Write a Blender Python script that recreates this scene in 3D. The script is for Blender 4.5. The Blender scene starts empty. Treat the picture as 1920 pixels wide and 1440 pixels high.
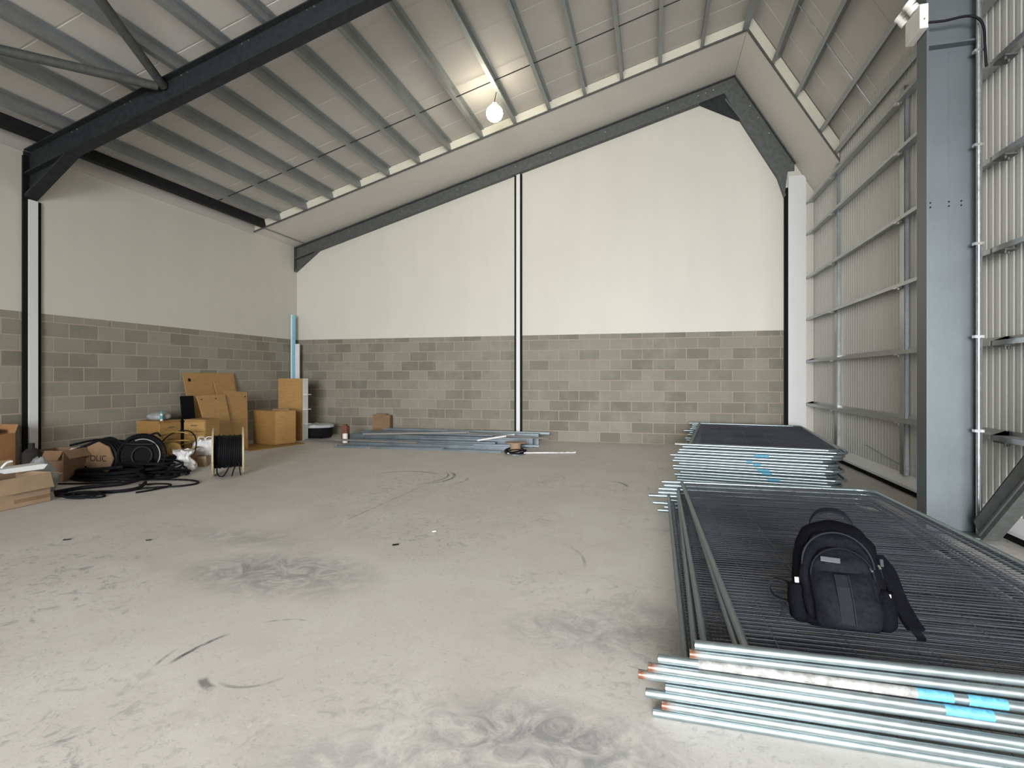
import bpy, math, random
from mathutils import Vector, Matrix, noise
random.seed(7)
S = bpy.context.scene
PI = math.pi
# ------------------------------------------------------------------ camera
cam_d = bpy.data.cameras.new('camera'); cam = bpy.data.objects.new('camera', cam_d)
S.collection.objects.link(cam); S.camera = cam
cam.location = (0, 0, 1.425); cam.rotation_euler = (PI/2, 0, 0.2569)
cam_d.sensor_width = 36; cam_d.lens = 1007/1920*36; cam_d.shift_y = -13.3/1920
cam_d.clip_start = 0.05
# ------------------------------------------------------------------ world, daylight through the open door behind, exposure
w = bpy.data.worlds.new('overcast'); S.world = w; w.use_nodes = True
w.node_tree.nodes['Background'].inputs[0].default_value = (0.80, 0.88, 1.0, 1)
w.node_tree.nodes['Background'].inputs[1].default_value = 0.9
def area(name, loc, rot, sx, sy, power, col):
    l = bpy.data.lights.new(name, 'AREA'); l.shape = 'RECTANGLE'; l.size = sx; l.size_y = sy
    l.energy = power; l.color = col
    o = bpy.data.objects.new(name, l); S.collection.objects.link(o); o.location = loc; o.rotation_euler = rot
    return o
dl = area('door_daylight', (0.3, -9.15, 2.2), (math.radians(73), 0, math.radians(0)), 5.6, 3.9, 1330, (0.96, 0.98, 1.0)); dl.data.spread = math.radians(95)
S.view_settings.view_transform = 'Standard'; S.view_settings.look = 'None'
S.view_settings.exposure = 0.0; S.view_settings.gamma = 1; S.view_settings.use_curve_mapping = False

# ------------------------------------------------------------------ building dimensions (m)
XL, XR, XC, YW = -8.75, 2.93, 3.07, 11.8      # left wall, rail faces, right cladding, far wall
AX, AZ, ML = 1.61, 7.56, 0.277                # ridge and left pitch at the underside of the purlins
MR = 1.69                                     # right pitch
BLK, YS, YF, YB = 2.36, 10.26, 5.75, -9.3     # blockwork top, soffit edge, portal frame, back wall
def zl(x): return AZ - ML*(AX-x)
def zr(x): return AZ - MR*(x-AX)
# ------------------------------------------------------------------ helpers
class MB:
    def __init__(s): s.v = []; s.f = []
    def add(s, vs, fs):
        n = len(s.v); s.v += [tuple(v) for v in vs]; s.f += [tuple(i+n for i in f) for f in fs]; return s
    def box(s, x0, x1, y0, y1, z0, z1, M=None):
        vs = [Vector(p) for p in ((x0,y0,z0),(x1,y0,z0),(x1,y1,z0),(x0,y1,z0),(x0,y0,z1),(x1,y0,z1),(x1,y1,z1),(x0,y1,z1))]
        if M: vs = [M @ v for v in vs]
        return s.add(vs, [(0,3,2,1),(4,5,6,7),(0,1,5,4),(1,2,6,5),(2,3,7,6),(3,0,4,7)])
    def prism(s, poly, a, b, ax='y', M=None):
        # poly of 2D points extruded from a to b along axis
        def P(p, t): return Vector({'y': (p[0], t, p[1]), 'x': (t, p[0], p[1]), 'z': (p[0], p[1], t)}[ax])
        n = len(poly); vs = [P(p, a) for p in poly]+[P(p, b) for p in poly]
        if M: vs = [M @ v for v in vs]
        fs = [tuple(range(n))[::-1], tuple(range(n, 2*n))]+[(i, (i+1) % n, (i+1) % n+n, i+n) for i in range(n)]
        return s.add(vs, fs)
    def tube(s, pts, r, n=8, cap=True, closed=False):
        pts = [Vector(p) for p in pts]; m = len(pts); rr = r if isinstance(r, (list, tuple)) else [r]*m
        up = None; vs = []
        for i, p in enumerate(pts):
            if closed: t = pts[(i+1) % m]-pts[i-1]
            else: t = pts[min(i+1, m-1)]-pts[max(i-1, 0)]
            t.normalize()
            if up is None:
                up = Vector((0, 0, 1)) if abs(t.z) < .9 else Vector((1, 0, 0))
            a = t.cross(up)
            if a.length < 1e-5: a = t.cross(Vector((0.3, 1, 0.2)))
            a.normalize(); b = a.cross(t).normalized(); up = b
            vs += [p+(a*math.cos(2*PI*k/n)+b*math.sin(2*PI*k/n))*rr[i] for k in range(n)]
        fs = []
        for i in range(m if closed else m-1):
            j = (i+1) % m
            fs += [(i*n+k, i*n+(k+1) % n, j*n+(k+1) % n, j*n+k) for k in range(n)]
        if cap and not closed: fs += [tuple(range(n)), tuple(range((m-1)*n, m*n))[::-1]]
        return s.add(vs, fs)
    def cyl(s, c0, c1, r, n=16): return s.tube([c0, c1], r, n)
    def ribbon(s, pts, wv, th):
        # strap: pts centreline, wv width vector, th thickness
        pts = [Vector(p) for p in pts]; wv = Vector(wv); vs = []; m = len(pts)
        for i, p in enumerate(pts):
            t = (pts[min(i+1, m-1)]-pts[max(i-1, 0)]).normalized(); nn = t.cross(wv).normalized()*th/2
            vs += [p-wv/2-nn, p+wv/2-nn, p+wv/2+nn, p-wv/2+nn]
        fs = []
        for i in range(m-1): fs += [(i*4+k, i*4+(k+1) % 4, i*4+4+(k+1) % 4, i*4+4+k) for k in range(4)]
        fs += [(3,2,1,0), tuple(range((m-1)*4, m*4))]
        return s.add(vs, fs)
    def loft(s, rings):
        n = len(rings[0]); vs = [p for r in rings for p in r]; fs = []
        for i in range(len(rings)-1): fs += [(i*n+k, i*n+(k+1) % n, (i+1)*n+(k+1) % n, (i+1)*n+k) for k in range(n)]
        fs += [tuple(range(n))[::-1], tuple(range((len(rings)-1)*n, len(rings)*n))]
        return s.add(vs, fs)
    def build(s, name, m, parent=None, smooth=False, bevel=0, sub=0):
        me = bpy.data.meshes.new(name); me.from_pydata([tuple(v) for v in s.v], [], s.f)
        import bmesh
        b = bmesh.new(); b.from_mesh(me); bmesh.ops.recalc_face_normals(b, faces=b.faces); b.to_mesh(me); b.free()
        me.update(); me.materials.append(m)
        if smooth:
            for p in me.polygons: p.use_smooth = True
            try: me.set_sharp_from_angle(angle=math.radians(42))
            except Exception: pass
        o = bpy.data.objects.new(name, me); S.collection.objects.link(o)
        if parent: o.parent = parent
        if bevel:
            k = o.modifiers.new('bevel', 'BEVEL'); k.width = bevel; k.segments = 2; k.limit_method = 'ANGLE'
        if sub:
            k = o.modifiers.new('sub', 'SUBSURF'); k.levels = sub; k.render_levels = sub
        return o
def tag(o, label=None, cat=None, group=None, kind=None):
    if label: o['label'] = label
    if cat: o['category'] = cat
    if group: o['group'] = group
    if kind: o['kind'] = kind
    return o
def thing(name, loc, label, cat, group=None, rz=0):
    o = bpy.data.objects.new(name, None); S.collection.objects.link(o); o.empty_display_size = .1
    o.location = loc; o.rotation_euler = (0, 0, rz); return tag(o, label, cat, group)
def copy_tree(o, parent=None):
    c = o.copy(); S.collection.objects.link(c); c.parent = parent
    for ch in [q for q in bpy.data.objects if q.parent == o]: copy_tree(ch, c)
    return c
def smoothpath(P, n=8, closed=False):
    P = [Vector(p) for p in P]; out = []; m = len(P)
    for i in range(m if closed else m-1):
        if closed: a, b, c, d = P[i-1], P[i], P[(i+1) % m], P[(i+2) % m]
        else: a, b, c, d = P[max(i-1, 0)], P[i], P[i+1], P[min(i+2, m-1)]
        for k in range(n):
            t = k/n; out.append(.5*((2*b)+(c-a)*t+(2*a-5*b+4*c-d)*t*t+(3*b-a-3*c+d)*t**3))
    if not closed: out.append(P[-1])
    return out
ORD = ['first','second','third','fourth','fifth','sixth','seventh','eighth','ninth','tenth','eleventh','twelfth','thirteenth','fourteenth','fifteenth','sixteenth']
# ------------------------------------------------------------------ materials
class N:
    def __init__(s, name):
        s.m = bpy.data.materials.new(name); s.m.use_nodes = True; s.t = s.m.node_tree; s.b = s.t.nodes['Principled BSDF']
    def n(s, typ, **kw):
        x = s.t.nodes.new(typ)
        for k, v in kw.items(): setattr(x, k, v)
        return x
    def l(s, a, b): s.t.links.new(a, b)
    def math(s, op, a, b=None, c=None, clamp=False):
        x = s.n('ShaderNodeMath', operation=op); x.use_clamp = clamp
        for i, q in enumerate((a, b, c)):
            if q is None: continue
            if isinstance(q, (int, float)): x.inputs[i].default_value = q
            else: s.l(q, x.inputs[i])
        return x.outputs[0]
    def mix(s, fac, a, b):
        x = s.n('ShaderNodeMix', data_type='RGBA')
        for i, q in ((0, fac), (6, a), (7, b)):
            if isinstance(q, (int, float)): x.inputs[i].default_value = q
            elif isinstance(q, tuple): x.inputs[i].default_value = (*q, 1)
            else: s.l(q, x.inputs[i])
        return x.outputs[2]
    def noise(s, vec, scale, detail=4, rough=.55, dist=0):
        x = s.n('ShaderNodeTexNoise'); x.inputs['Scale'].default_value = scale; x.inputs['Detail'].default_value = detail
        x.inputs['Roughness'].default_value = rough; x.inputs['Distortion'].default_value = dist; s.l(vec, x.inputs['Vector']); return x.outputs[0]
    def ramp(s, f, a, b):   # smooth 0..1 between a and b
        x = s.n('ShaderNodeMapRange'); x.inputs[1].default_value = a; x.inputs[2].default_value = b; s.l(f, x.inputs[0]); return x.outputs[0]
    def obj(s): return s.n('ShaderNodeTexCoord').outputs['Object']
    def vmul(s, v, k):
        x = s.n('ShaderNodeVectorMath', operation='MULTIPLY'); s.l(v, x.inputs[0]); x.inputs[1].default_value = k; return x.outputs[0]
    def bump(s, h, strength, dist=.01):
        x = s.n('ShaderNodeBump'); x.inputs['Strength'].default_value = strength; x.inputs['Distance'].default_value = dist
        s.l(h, x.inputs['Height']); s.l(x.outputs[0], s.b.inputs['Normal'])
def simple(name, col, rough=.6, metal=0, var=.12, scale=12, bump=0, spec=None):
    if spec is None and max(col) < .06: spec = .18
    a = N(name); o = a.obj(); f = a.noise(o, scale)
    c0 = tuple(max(0, c*(1-var)) for c in col); c1 = tuple(min(1, c*(1+var)) for c in col)
    a.l(a.mix(a.ramp(f, .3, .7), c0, c1), a.b.inputs['Base Color'])
    a.b.inputs['Roughness'].default_value = rough; a.b.inputs['Metallic'].default_value = metal
    if spec is not None: a.b.inputs['Specular IOR Level'].default_value = spec
    if bump: a.bump(f, bump)
    return a.m
def block_mat(name, axis, k=1.0):
    a = N(name); o = a.obj(); sp = a.n('ShaderNodeSeparateXYZ'); a.l(o, sp.inputs[0])
    cb = a.n('ShaderNodeCombineXYZ'); a.l(sp.outputs[axis], cb.inputs[0]); a.l(sp.outputs[2], cb.inputs[1])
    wob = a.noise(o, 1.6, 2)
    br = a.n('ShaderNodeTexBrick'); br.offset = .5; br.squash = 1; a.l(cb.outputs[0], br.inputs['Vector'])
    br.inputs['Scale'].default_value = 1; br.inputs['Brick Width'].default_value = .45; br.inputs['Row Height'].default_value = .2248
    br.inputs['Mortar Size'].default_value = .011; br.inputs['Mortar Smooth'].default_value = .35; br.inputs['Bias'].default_value = .15
    br.inputs['Color1'].default_value = (0.2*k, 0.183*k, 0.143*k, 1); br.inputs['Color2'].default_value = (0.35*k, 0.325*k, 0.262*k, 1)
    br.inputs['Mortar'].default_value = (0.48*k, 0.39*k, 0.31*k, 1)
    st = a.ramp(a.noise(o, 2.2, 5, .6), .45, .72)
    c = a.mix(a.math('MULTIPLY', st, .45), br.outputs['Color'], (.36, .34, .285))
    fine = a.noise(o, 60, 3)
    c2 = a.mix(a.math('MULTIPLY', a.ramp(fine, .35, .7), .25), c, (.16, .145, .11))
    dk = a.ramp(a.noise(o, 5.5, 4, .6), .66, .74)
    c3 = a.mix(a.math('MULTIPLY', dk, .35), c2, (.12, .10, .075))
    a.l(c3, a.b.inputs['Base Color']); a.b.inputs['Roughness'].default_value = .93
    h = a.math('ADD', a.math('MULTIPLY', br.outputs['Fac'], -.6), a.math('MULTIPLY', fine, .35)); a.bump(h, .6, .008)
    return a.m
def paint_mat(name, col, var=.05):
    a = N(name); o = a.obj(); f = a.noise(o, .6, 3); g = a.noise(a.vmul(o, (3, 3, .4)), 1.2, 3)
    k = a.ramp(a.math('ADD', a.math('MULTIPLY', f, .5), a.math('MULTIPLY', g, .5)), .35, .65)
    a.l(a.mix(k, tuple(c*(1-var) for c in col), col), a.b.inputs['Base Color'])
    a.b.inputs['Roughness'].default_value = .62; return a.m
def floor_mat():
    a = N('concrete_floor'); o = a.obj(); sp = a.n('ShaderNodeSeparateXYZ'); a.l(o, sp.inputs[0]); X, Y = sp.outputs[0], sp.outputs[1]
    big = a.ramp(a.noise(o, .35, 4, .6), .3, .7)
    c = a.mix(big, (.54, .505, .45), (.64, .61, .565))
    mid = a.ramp(a.noise(o, 1.7, 7, .68, .6), .36, .66)
    c = a.mix(a.math('MULTIPLY', mid, .45), c, (.74, .72, .68))
    # scoured dark patches and fine wriggling scratches
    zone = a.ramp(a.noise(o, .55, 3, .5, .3), .45, .62)
    scr = a.ramp(a.noise(o, 7.5, 6, .72, 1.8), .53, .70)
    c = a.mix(a.math('MULTIPLY', a.math('MULTIPLY', zone, scr), .9), c, (.25, .245, .24))
    scr2 = a.ramp(a.noise(a.vmul(o, (1, 1.6, 1)), 16, 4, .7, 2.6), .58, .70)
    c = a.mix(a.math('MULTIPLY', scr2, .5), c, (.30, .29, .275))
    wh = a.ramp(a.noise(a.vmul(o, (1.3, 1, 1)), 13, 5, .7, 3.0), .60, .68)
    c = a.mix(a.math('MULTIPLY', wh, .40), c, (.80, .80, .78))
    spk = a.ramp(a.noise(o, 45, 3, .6), .62, .72); c = a.mix(a.math('MULTIPLY', spk, .3), c, (.22, .21, .20))
    # worn scoured blotches left where heavy items stood
    def blotch(cx, cy, rx, ry, s):
        dx = a.math('DIVIDE', a.math('SUBTRACT', X, cx), rx); dy = a.math('DIVIDE', a.math('SUBTRACT', Y, cy), ry)
        r = a.math('SQRT', a.math('ADD', a.math('MULTIPLY', dx, dx), a.math('MULTIPLY', dy, dy)))
        f = a.math('MULTIPLY', a.math('SUBTRACT', 1, a.ramp(r, .35, 1.0)), a.ramp(a.noise(o, 5, 6, .7, 1.5), .38, .58))
        return a.math('MULTIPLY', f, s)
    for q in ((-2.65, 3.35, .9, .5, .7), (-.35, 3.0, .6, .3, .5), (-.45, 2.05, .7, .35, .75), (-3.5, 4.0, .9, .3, .35), (-.05, 3.3, .5, .3, .4), (-1.0, 1.75, .6, .25, .4)):
        c = a.mix(blotch(*q), c, (.22, .225, .235))
    def arc(cx, cy, r, wd, a0, a1, s):
        dx = a.math('SUBTRACT', X, cx); dy = a.math('SUBTRACT', Y, cy)
        d = a.math('ABSOLUTE', a.math('SUBTRACT', a.math('SQRT', a.math('ADD', a.math('MULTIPLY', dx, dx), a.math('MULTIPLY', dy, dy))), r))
        ln = a.math('SUBTRACT', 1, a.ramp(d, wd*.45, wd))
        ang = a.math('ARCTAN2', dy, dx); mid_ = (a0+a1)/2; hw = (a1-a0)/2
        da = a.math('ABSOLUTE', a.math('WRAP', a.math('SUBTRACT', ang, mid_), PI, -PI)); e = a.math('SUBTRACT', 1, a.ramp(da, hw*.55, hw))
        br = a.ramp(a.noise(o, 9, 3, .6), .3, .5)
        return a.math('MULTIPLY', a.math('MULTIPLY', ln, e), a.math('MULTIPLY', br, s))
    for q in ARCS: c = a.mix(arc(*q), c, (.10, .098, .095))
    a.l(c, a.b.inputs['Base Color'])
    a.l(a.math('ADD', a.math('MULTIPLY', mid, .2), .52), a.b.inputs['Roughness']); a.b.inputs['Specular IOR Level'].default_value = .35
    a.bump(a.noise(o, 30, 5, .6), .12, .005); return a.m
def circ(p, q, r):   # circle through three ground points -> centre, radius, angle range
    (ax, ay), (bx, by), (cx, cy) = p, q, r
    d = 2*(ax*(by-cy)+bx*(cy-ay)+cx*(ay-by))
    ux = ((ax*ax+ay*ay)*(by-cy)+(bx*bx+by*by)*(cy-ay)+(cx*cx+cy*cy)*(ay-by))/d
    uy = ((ax*ax+ay*ay)*(cx-bx)+(bx*bx+by*by)*(ax-cx)+(cx*cx+cy*cy)*(bx-ax))/d
    R = math.hypot(ax-ux, ay-uy); an = [math.atan2(y-uy, x-ux) for x, y in (p, q, r)]
    return ux, uy, R, min(an), max(an)
ARCS = []
for p, q, r, wd, s in (((-2.325, 2.171), (-2.285, 2.457), (-2.174, 2.659), .016, .95),
                       ((-2.379, 2.121), (-2.40, 2.19), (-2.411, 2.268), .012, .5),
                       ((-2.174, 2.659), (-2.087, 2.71), (-1.971, 2.734), .012, .5),
                       ((-2.059, 2.084), (-2.005, 2.045), (-1.942, 2.025), .028, .7),
                       ((-1.943, 2.073), (-1.801, 2.079), (-1.703, 2.173), .013, .45),
                       ((-3.88, 7.21), (-3.463, 7.458), (-3.083, 7.374), .035, .6),
                       ((-2.90, 7.50), (-2.735, 7.1), (-2.921, 6.64), .030, .8),
                       ((-2.99, 7.50), (-2.835, 7.1), (-3.01, 6.64), .020, .7),
                       ((-2.53, 7.173), (-2.50, 6.95), (-2.563, 6.734), .025, .5),
                       ((-2.911, 6.497), (-2.93, 5.6), (-2.961, 4.611), .012, .5),
                       ((-.667, 4.471), (-.547, 4.268), (-.501, 4.068), .016, .4),
                       ((-.523, 7.421), (-.389, 7.305), (-.324, 7.107), .03, .7)):
    ux, uy, R, a0, a1 = circ(p, q, r)
    if a1-a0 > PI:
        an_ = sorted(x % (2*PI) for x in (a0, a1, math.atan2(q[1]-uy, q[0]-ux))); a0, a1 = an_[0], an_[-1]
    ARCS.append((ux, uy, R, wd, a0-.12*(a1-a0), a1+.12*(a1-a0), s))
def galv(name, col=(.42, .46, .47), rough=.38, metal=.85, rust=False, var=1.0):
    a = N(name); o = a.obj(); f = a.noise(o, 2.5, 3, .5); g = a.noise(o, 22, 2)
    k = a.ramp(a.math('ADD', a.math('MULTIPLY', f, .6), a.math('MULTIPLY', g, .4)), .35, .65)
    c = a.mix(k, tuple(x*(1-.14*var) for x in col), tuple(min(1, x*(1+.1*var)) for x in col))
    met = metal
    if rust:
        sp = a.n('ShaderNodeSeparateXYZ'); a.l(o, sp.inputs[0])
        e = a.math('MULTIPLY', a.math('SUBTRACT', 1, a.ramp(sp.outputs[0], .015, .06)), a.ramp(a.noise(o, 22, 4), .40, .50))
        c = a.mix(e, c, (.13, .045, .018)); a.l(a.math('MULTIPLY', a.math('SUBTRACT', 1, e), metal), a.b.inputs['Metallic'])
    else: a.b.inputs['Metallic'].default_value = metal
    a.l(c, a.b.inputs['Base Color'])
    a.l(a.math('ADD', a.math('MULTIPLY', k, .14*var), rough-.07*var), a.b.inputs['Roughness'])
    return a.m
def wood(name, col):
    a = N(name); o = a.obj(); f = a.noise(a.vmul(o, (4, 4, 26)), 1.5, 4, .6)
    a.l(a.mix(a.ramp(f, .35, .65), tuple(c*.88 for c in col), tuple(c*1.08 for c in col)), a.b.inputs['Base Color'])
    a.b.inputs['Roughness'].default_value = .5; return a.m
M = dict(
    floor=floor_mat(), block_far=block_mat('blockwork_far', 0, .80), block_left=block_mat('blockwork_left', 1),  # same blocks on both walls; far colour darkened in place of dimmer light
    white=paint_mat('white_lining_paint', (.67, .645, .57)), soffit=paint_mat('soffit_board', (.73, .70, .645)),
    boxing=paint_mat('white_boxing', (.80, .80, .79)), black=simple('black_seal', (.008, .008, .009), .8, var=.1),
    liner=paint_mat('roof_liner', (.62, .59, .545)), clad=simple('wall_cladding', (.66, .655, .62), .42, .0, var=.03, scale=2),
    closer=paint_mat('closer_board', (.74, .71, .58)),
    dark=simple('dark_painted_steel', (.030, .034, .036), .55, .1, var=.25, scale=14),
    gable=simple('grey_primed_steel', (.105, .112, .105), .55, .25, var=.2, scale=14),
    purlin=galv('galvanised_purlin', (.34, .36, .36), .5, .6), eave=simple('dark_eave_steel', (.028, .030, .031), .6, .2, var=.2),
    rail=galv('galvanised_rail', (.46, .48, .48), .36, .8), column=galv('galvanised_column', (.16, .18, .19), .46, .6, var=.35),
    tube=galv('galvanised_tube', (.30, .355, .37), .36, .85), tuberust=galv('galvanised_tube_rusty_end', (.33, .38, .39), .36, .85, rust=True), tube2=galv('galvanised_tube_plain', (.22, .25, .26), .46, .7),
    wire=galv('galvanised_wire', (.12, .13, .15), .5, .6),
    bolt=galv('bright_bolt', (.75, .76, .76), .25, .9), pvcwhite=simple('white_plastic', (.78, .76, .70), .45, var=.04),
    led=simple('clear_lens', (.85, .85, .80), .15, var=.03), cable=simple('black_cable', (.0045, .0045, .006), .6, var=.3, scale=40),
    beech=wood('beech_board', (.42, .245, .085)), beech2=wood('beech_board_dark', (.34, .19, .062)), card=simple('brown_cardboard', (.24, .145, .08), .85, var=.12, scale=6),
    card2=simple('orange_cardboard', (.34, .17, .07), .85, var=.12, scale=6), cardtan=simple('tan_cardboard', (.34, .235, .145), .85, var=.1, scale=6),
    blackboard=simple('black_board', (.006, .006, .007), .85, var=.1), ply=wood('spool_plywood', (.44, .36, .22)),
    polyw=simple('white_polythene', (.72, .71, .70), .38, var=.12, scale=18, bump=.4), clear=simple('grey_polythene', (.36, .37, .37), .3, var=.2, scale=14),
    studdust=galv('dusty_steel_section', (.20, .19, .175), .6, .35), coat=simple('worn_white_paint', (.27, .27, .255), .6, var=.4, scale=30), blue=simple('pale_blue_film', (.22, .55, .72), .35, var=.08), paintblue=simple('sky_blue_paint', (.09, .30, .42), .5, var=.25, scale=60),
    teal=simple('teal_plastic', (.05, .35, .38), .4, var=.1), yellow=simple('yellow_cable', (.40, .26, .07), .5, var=.15),
    fabric=simple('black_nylon', (.0035, .0037, .0055), .85, var=.3, scale=120, bump=.25, spec=.06), fabric2=simple('black_nylon_panel', (.0060, .0063, .0095), .75, var=.3, scale=60, bump=.3, spec=.08),
    webbing=simple('black_webbing', (.006, .007, .010), .8, var=.2, scale=150), piping=simple('grey_piping', (.014, .017, .021), .6, var=.1),
    greylabel=simple('grey_rubber_patch', (.05, .055, .065), .5, var=.1), chrome=simple('silver_zip_pull', (.7, .7, .7), .25, .9, var=.05),
    redbrown=simple('red_brown_clay', (.16, .06, .04), .8, var=.2), steelstud=galv('steel_channel', (.17, .20, .22), .45, .7),
    maroon=simple('maroon_wrap', (.10, .015, .025), .5, var=.2), ink=simple('dark_print', (.03, .015, .01), .8, var=.1), concrete=simple('kerb_concrete', (.34, .33, .31), .9, var=.12, scale=8),
    tubwhite=simple('tub_lid', (.55, .58, .58), .4, var=.08), silver=galv('silver_pipe', (.72, .72, .70), .3, .8), dusty=simple('dusty_dark', (.03, .028, .026), .8, var=.3))
def struct(o): return tag(o, kind='structure')
# ------------------------------------------------------------------ the shell
struct(MB().box(XL-.3, XC+.3, YB-10, YW+.3, -.2, 0).build('floor', M['floor']))
wf = struct(MB().box(XL, 2.53, YW, YW+.2, 0, BLK).build('wall_far', M['block_far']))
b = MB()
xs = [XL, AX, XC]
b.prism([(XL, BLK), (2.53, BLK), (2.53, 0), (XC, 0), (XC, zr(XC)+.3), (AX, AZ+.35), (XL, zl(XL)+.3)], YW-.012, YW+.19)
b.build('white_lining', M['white'], wf)
wl = struct(MB().box(XL-.2, XL, YB, YW+.2, 0, BLK).build('wall_left', M['block_left']))
MB().box(XL-.19, XL+.012, YB, YW-.012, BLK, zl(XL)+.24).build('white_lining', M['white'], wl)
# right wall: ribbed cladding sheet
prof = []; y = YB
while y < YW+.05:
    prof += [(XC, y), (XC, y+.055), (XC+.006, y+.065), (XC+.006, y+.09)]; y += .1
prof += [(XC+.06, prof[-1][1]), (XC+.06, YB)]
b = MB(); n = len(prof); b.prism(prof, .05, zr(XC)+.45, 'z')
struct(b.build('wall_right', M['clad']))
# back wall with the open loading door behind the camera
b = MB(); D0, D1, DZ = -2.8, 2.95, 4.3
b.box(XL-.2, D0, YB-.15, YB, 0, zl(D0)+.3); b.box(D1, XC+.1, YB-.15, YB, 0, 5.0)
b.prism([(XL-.2, DZ), (D0, DZ), (XC+.1, DZ), (XC+.1, zr(XC)+.3), (AX, AZ+.35), (XL-.2, zl(XL)+.3)], YB-.15, YB)
struct(b.build('wall_back', M['white']))
# roof liner sheets with shallow joints every metre, 0.21 m above the purlin undersides
def liner(x0, z0, x1, z1, name):
    d = Vector((x1-x0, 0, z1-z0)).normalized(); nn = Vector((-d.z, 0, d.x))
    if nn.z < 0: nn = -nn
    b = MB(); y = YB; rows = []
    while y < YW+.2:
        rows += [(y, 0), (y+.97, 0), (y+.975, .005), (y+.995, .005)]; y += 1.0
    A = Vector((x0, 0, z0))+nn*.21; B = Vector((x1, 0, z1))+nn*.21
    vs = []
    for yy, dd in rows:
        for P in (A, B): vs.append((P.x+nn.x*dd, yy, P.z+nn.z*dd))
        for P in (B, A): vs.append((P.x+nn.x*.08, yy, P.z+nn.z*.08))
    fs = []
    for i in range(len(rows)-1): fs += [(i*4+k, i*4+(k+1) % 4, i*4+4+(k+1) % 4, i*4+4+k) for k in range(4)]
    b.add(vs, fs); return struct(b.build(name, M['liner']))
liner(XL-.15, zl(XL-.15), AX+.10, zl(AX+.10), 'ceiling'); liner(XC+.12, zr(XC+.12), AX-.10, zr(AX-.10), 'ceiling.001')
# white fire board strip under the purlins along the far wall
sof = [(XL, zl(XL)), (AX, AZ), (XC, zr(XC))]; th = .03
b = MB().prism([(x, z) for x, z in sof]+[(XC, zr(XC)+.05), (AX, AZ+.035), (XL, zl(XL)+.03)], YS, YW)
struct(b.build('ceiling.002', M['soffit']))
b = MB()   # thin dark steel angle on the edge of that strip
b.prism([(x, z-.012) for x, z in sof]+[(XC+.0, zr(XC)+.03), (AX, AZ+.02), (XL, zl(XL)+.015)], YS-.03, YS-.001)
struct(b.build('trim_1', M['gable']))
# closer boards standing on the strip between the purlins
b = MB(); b.prism([(XL, zl(XL)+.035), (AX, AZ+.04), (AX, AZ+.21), (XL, zl(XL)+.205)], YS+.02, YS+.05); struct(b.build('trim_2', M['closer']))
b = MB(); b.prism([(AX+.02, zr(AX)+.07), (XC, zr(XC)+.07), (XC+.1, zr(XC)+.2), (AX+.1, zr(AX)+.22)], YS+.02, YS+.05); struct(b.build('trim_3', M['closer']))
struct(MB().box(XL+.012, XL+.035, YB, YS, 4.66, 4.93).build('trim_5', M['liner']))   # pale closing strip at the head of the left wall
# skirting of the right wall: pale flashing over a dark gap and a low kerb
b = MB().prism([(XC-.13, .085), (XC-.13, .115), (XC-.005, .21), (XC-.005, .17), (XC-.02, .085)], YB, YW-.02); struct(b.build('baseboard_right', M['boxing']))
struct(MB().box(XC-.07, XC+.06, YB, YW-.02, .0, .08).build('trim_4', M['black']))
# ------------------------------------------------------------------ boxed steel columns in the walls
def boxed(name, axis, c, z1, label, wdt=.10, e=.055, dep=.05):
    if axis == 'y': t = thing(name, (c, YW-.012, 0), label, 'column'); Mx = None
    else: t = thing(name, (XL+.012, c, 0), label, 'column', rz=-PI/2)
    t_ = t
    # local: x along wall, -y into the room
    s = -1
    MB().box(-wdt/2, wdt/2, -dep, 0, 0, z1).build('white_face', M['boxing'], t_)
    for k in (-1, 1):
        x0 = k*wdt/2; x1 = x0+k*e
        MB().box(min(x0, x1), max(x0, x1), -dep*.6, 0, 0, z1).build('black_edge', M['black'], t_)
    return t
boxed('boxed_column', 'y', -2.945, zl(-2.945)-.30, 'slim white boxed column with black edges in the middle of the far wall', .085, .047, .04)
t = thing('boxed_column', (XL+.012, 5.765, 0), 'white boxed column with black edges on the left block wall', 'column', rz=PI/2)
MB().box(-.058, .058, -.06, 0, 0, 3.98).build('white_face', M['boxing'], t)
for k in (-1, 1):
    q = MB().box(min(k*.058, k*.115), max(k*.058, k*.115), -.035, 0, 0, 3.98 if k > 0 else 4.6); q.build('black_edge', M['black'], t)
t = thing('boxed_column', (2.73, YW-.012, 0), 'wide white boxed corner column at the right end of the far wall', 'column')
MB().box(-.125, .195, -.05, 0, 0, 5.42).build('white_face', M['boxing'], t)
MB().box(-.20, -.125, -.03, 0, 0, 5.2).build('black_edge', M['black'], t)
# ------------------------------------------------------------------ portal frame
def ibeam(b, P, Q, hgt, yc, wid, tf=.016, tw=.012, up=1, extra=0):
    # beam between XZ points P,Q (top line), web hanging below by hgt (vertical measure)
    (x0, z0), (x1, z1) = P, Q
    b.prism([(x0, z0), (x1, z1), (x1, z1-tf), (x0, z0-tf)], yc-wid/2, yc+wid/2)
    b.prism([(x0, z0-hgt+tf), (x1, z1-hgt+tf), (x1, z1-hgt), (x0, z0-hgt)], yc-wid/2, yc+wid/2)
    b.prism([(x0, z0-tf), (x1, z1-tf), (x1, z1-hgt+tf), (x0, z0-hgt+tf)], yc-tw/2, yc+tw/2)
    return b
pf = thing('portal_frame', (0, YF, 0), 'big dark steel portal frame crossing the room, its sloping rafter at top left', 'steel frame')
def rel(b): b.v = [(v[0], v[1]-YF, v[2]) for v in b.v]; return b
HB = .35
rel(ibeam(MB(), (XL+.02, zl(XL)-.005), (AX, AZ-.005), HB, YF, .18)).build('rafter', M['dark'], pf)
b = MB()   # haunch: wedge web and sloping bottom flange
hx = XL+.82; zb = zl(hx)-HB
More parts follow.
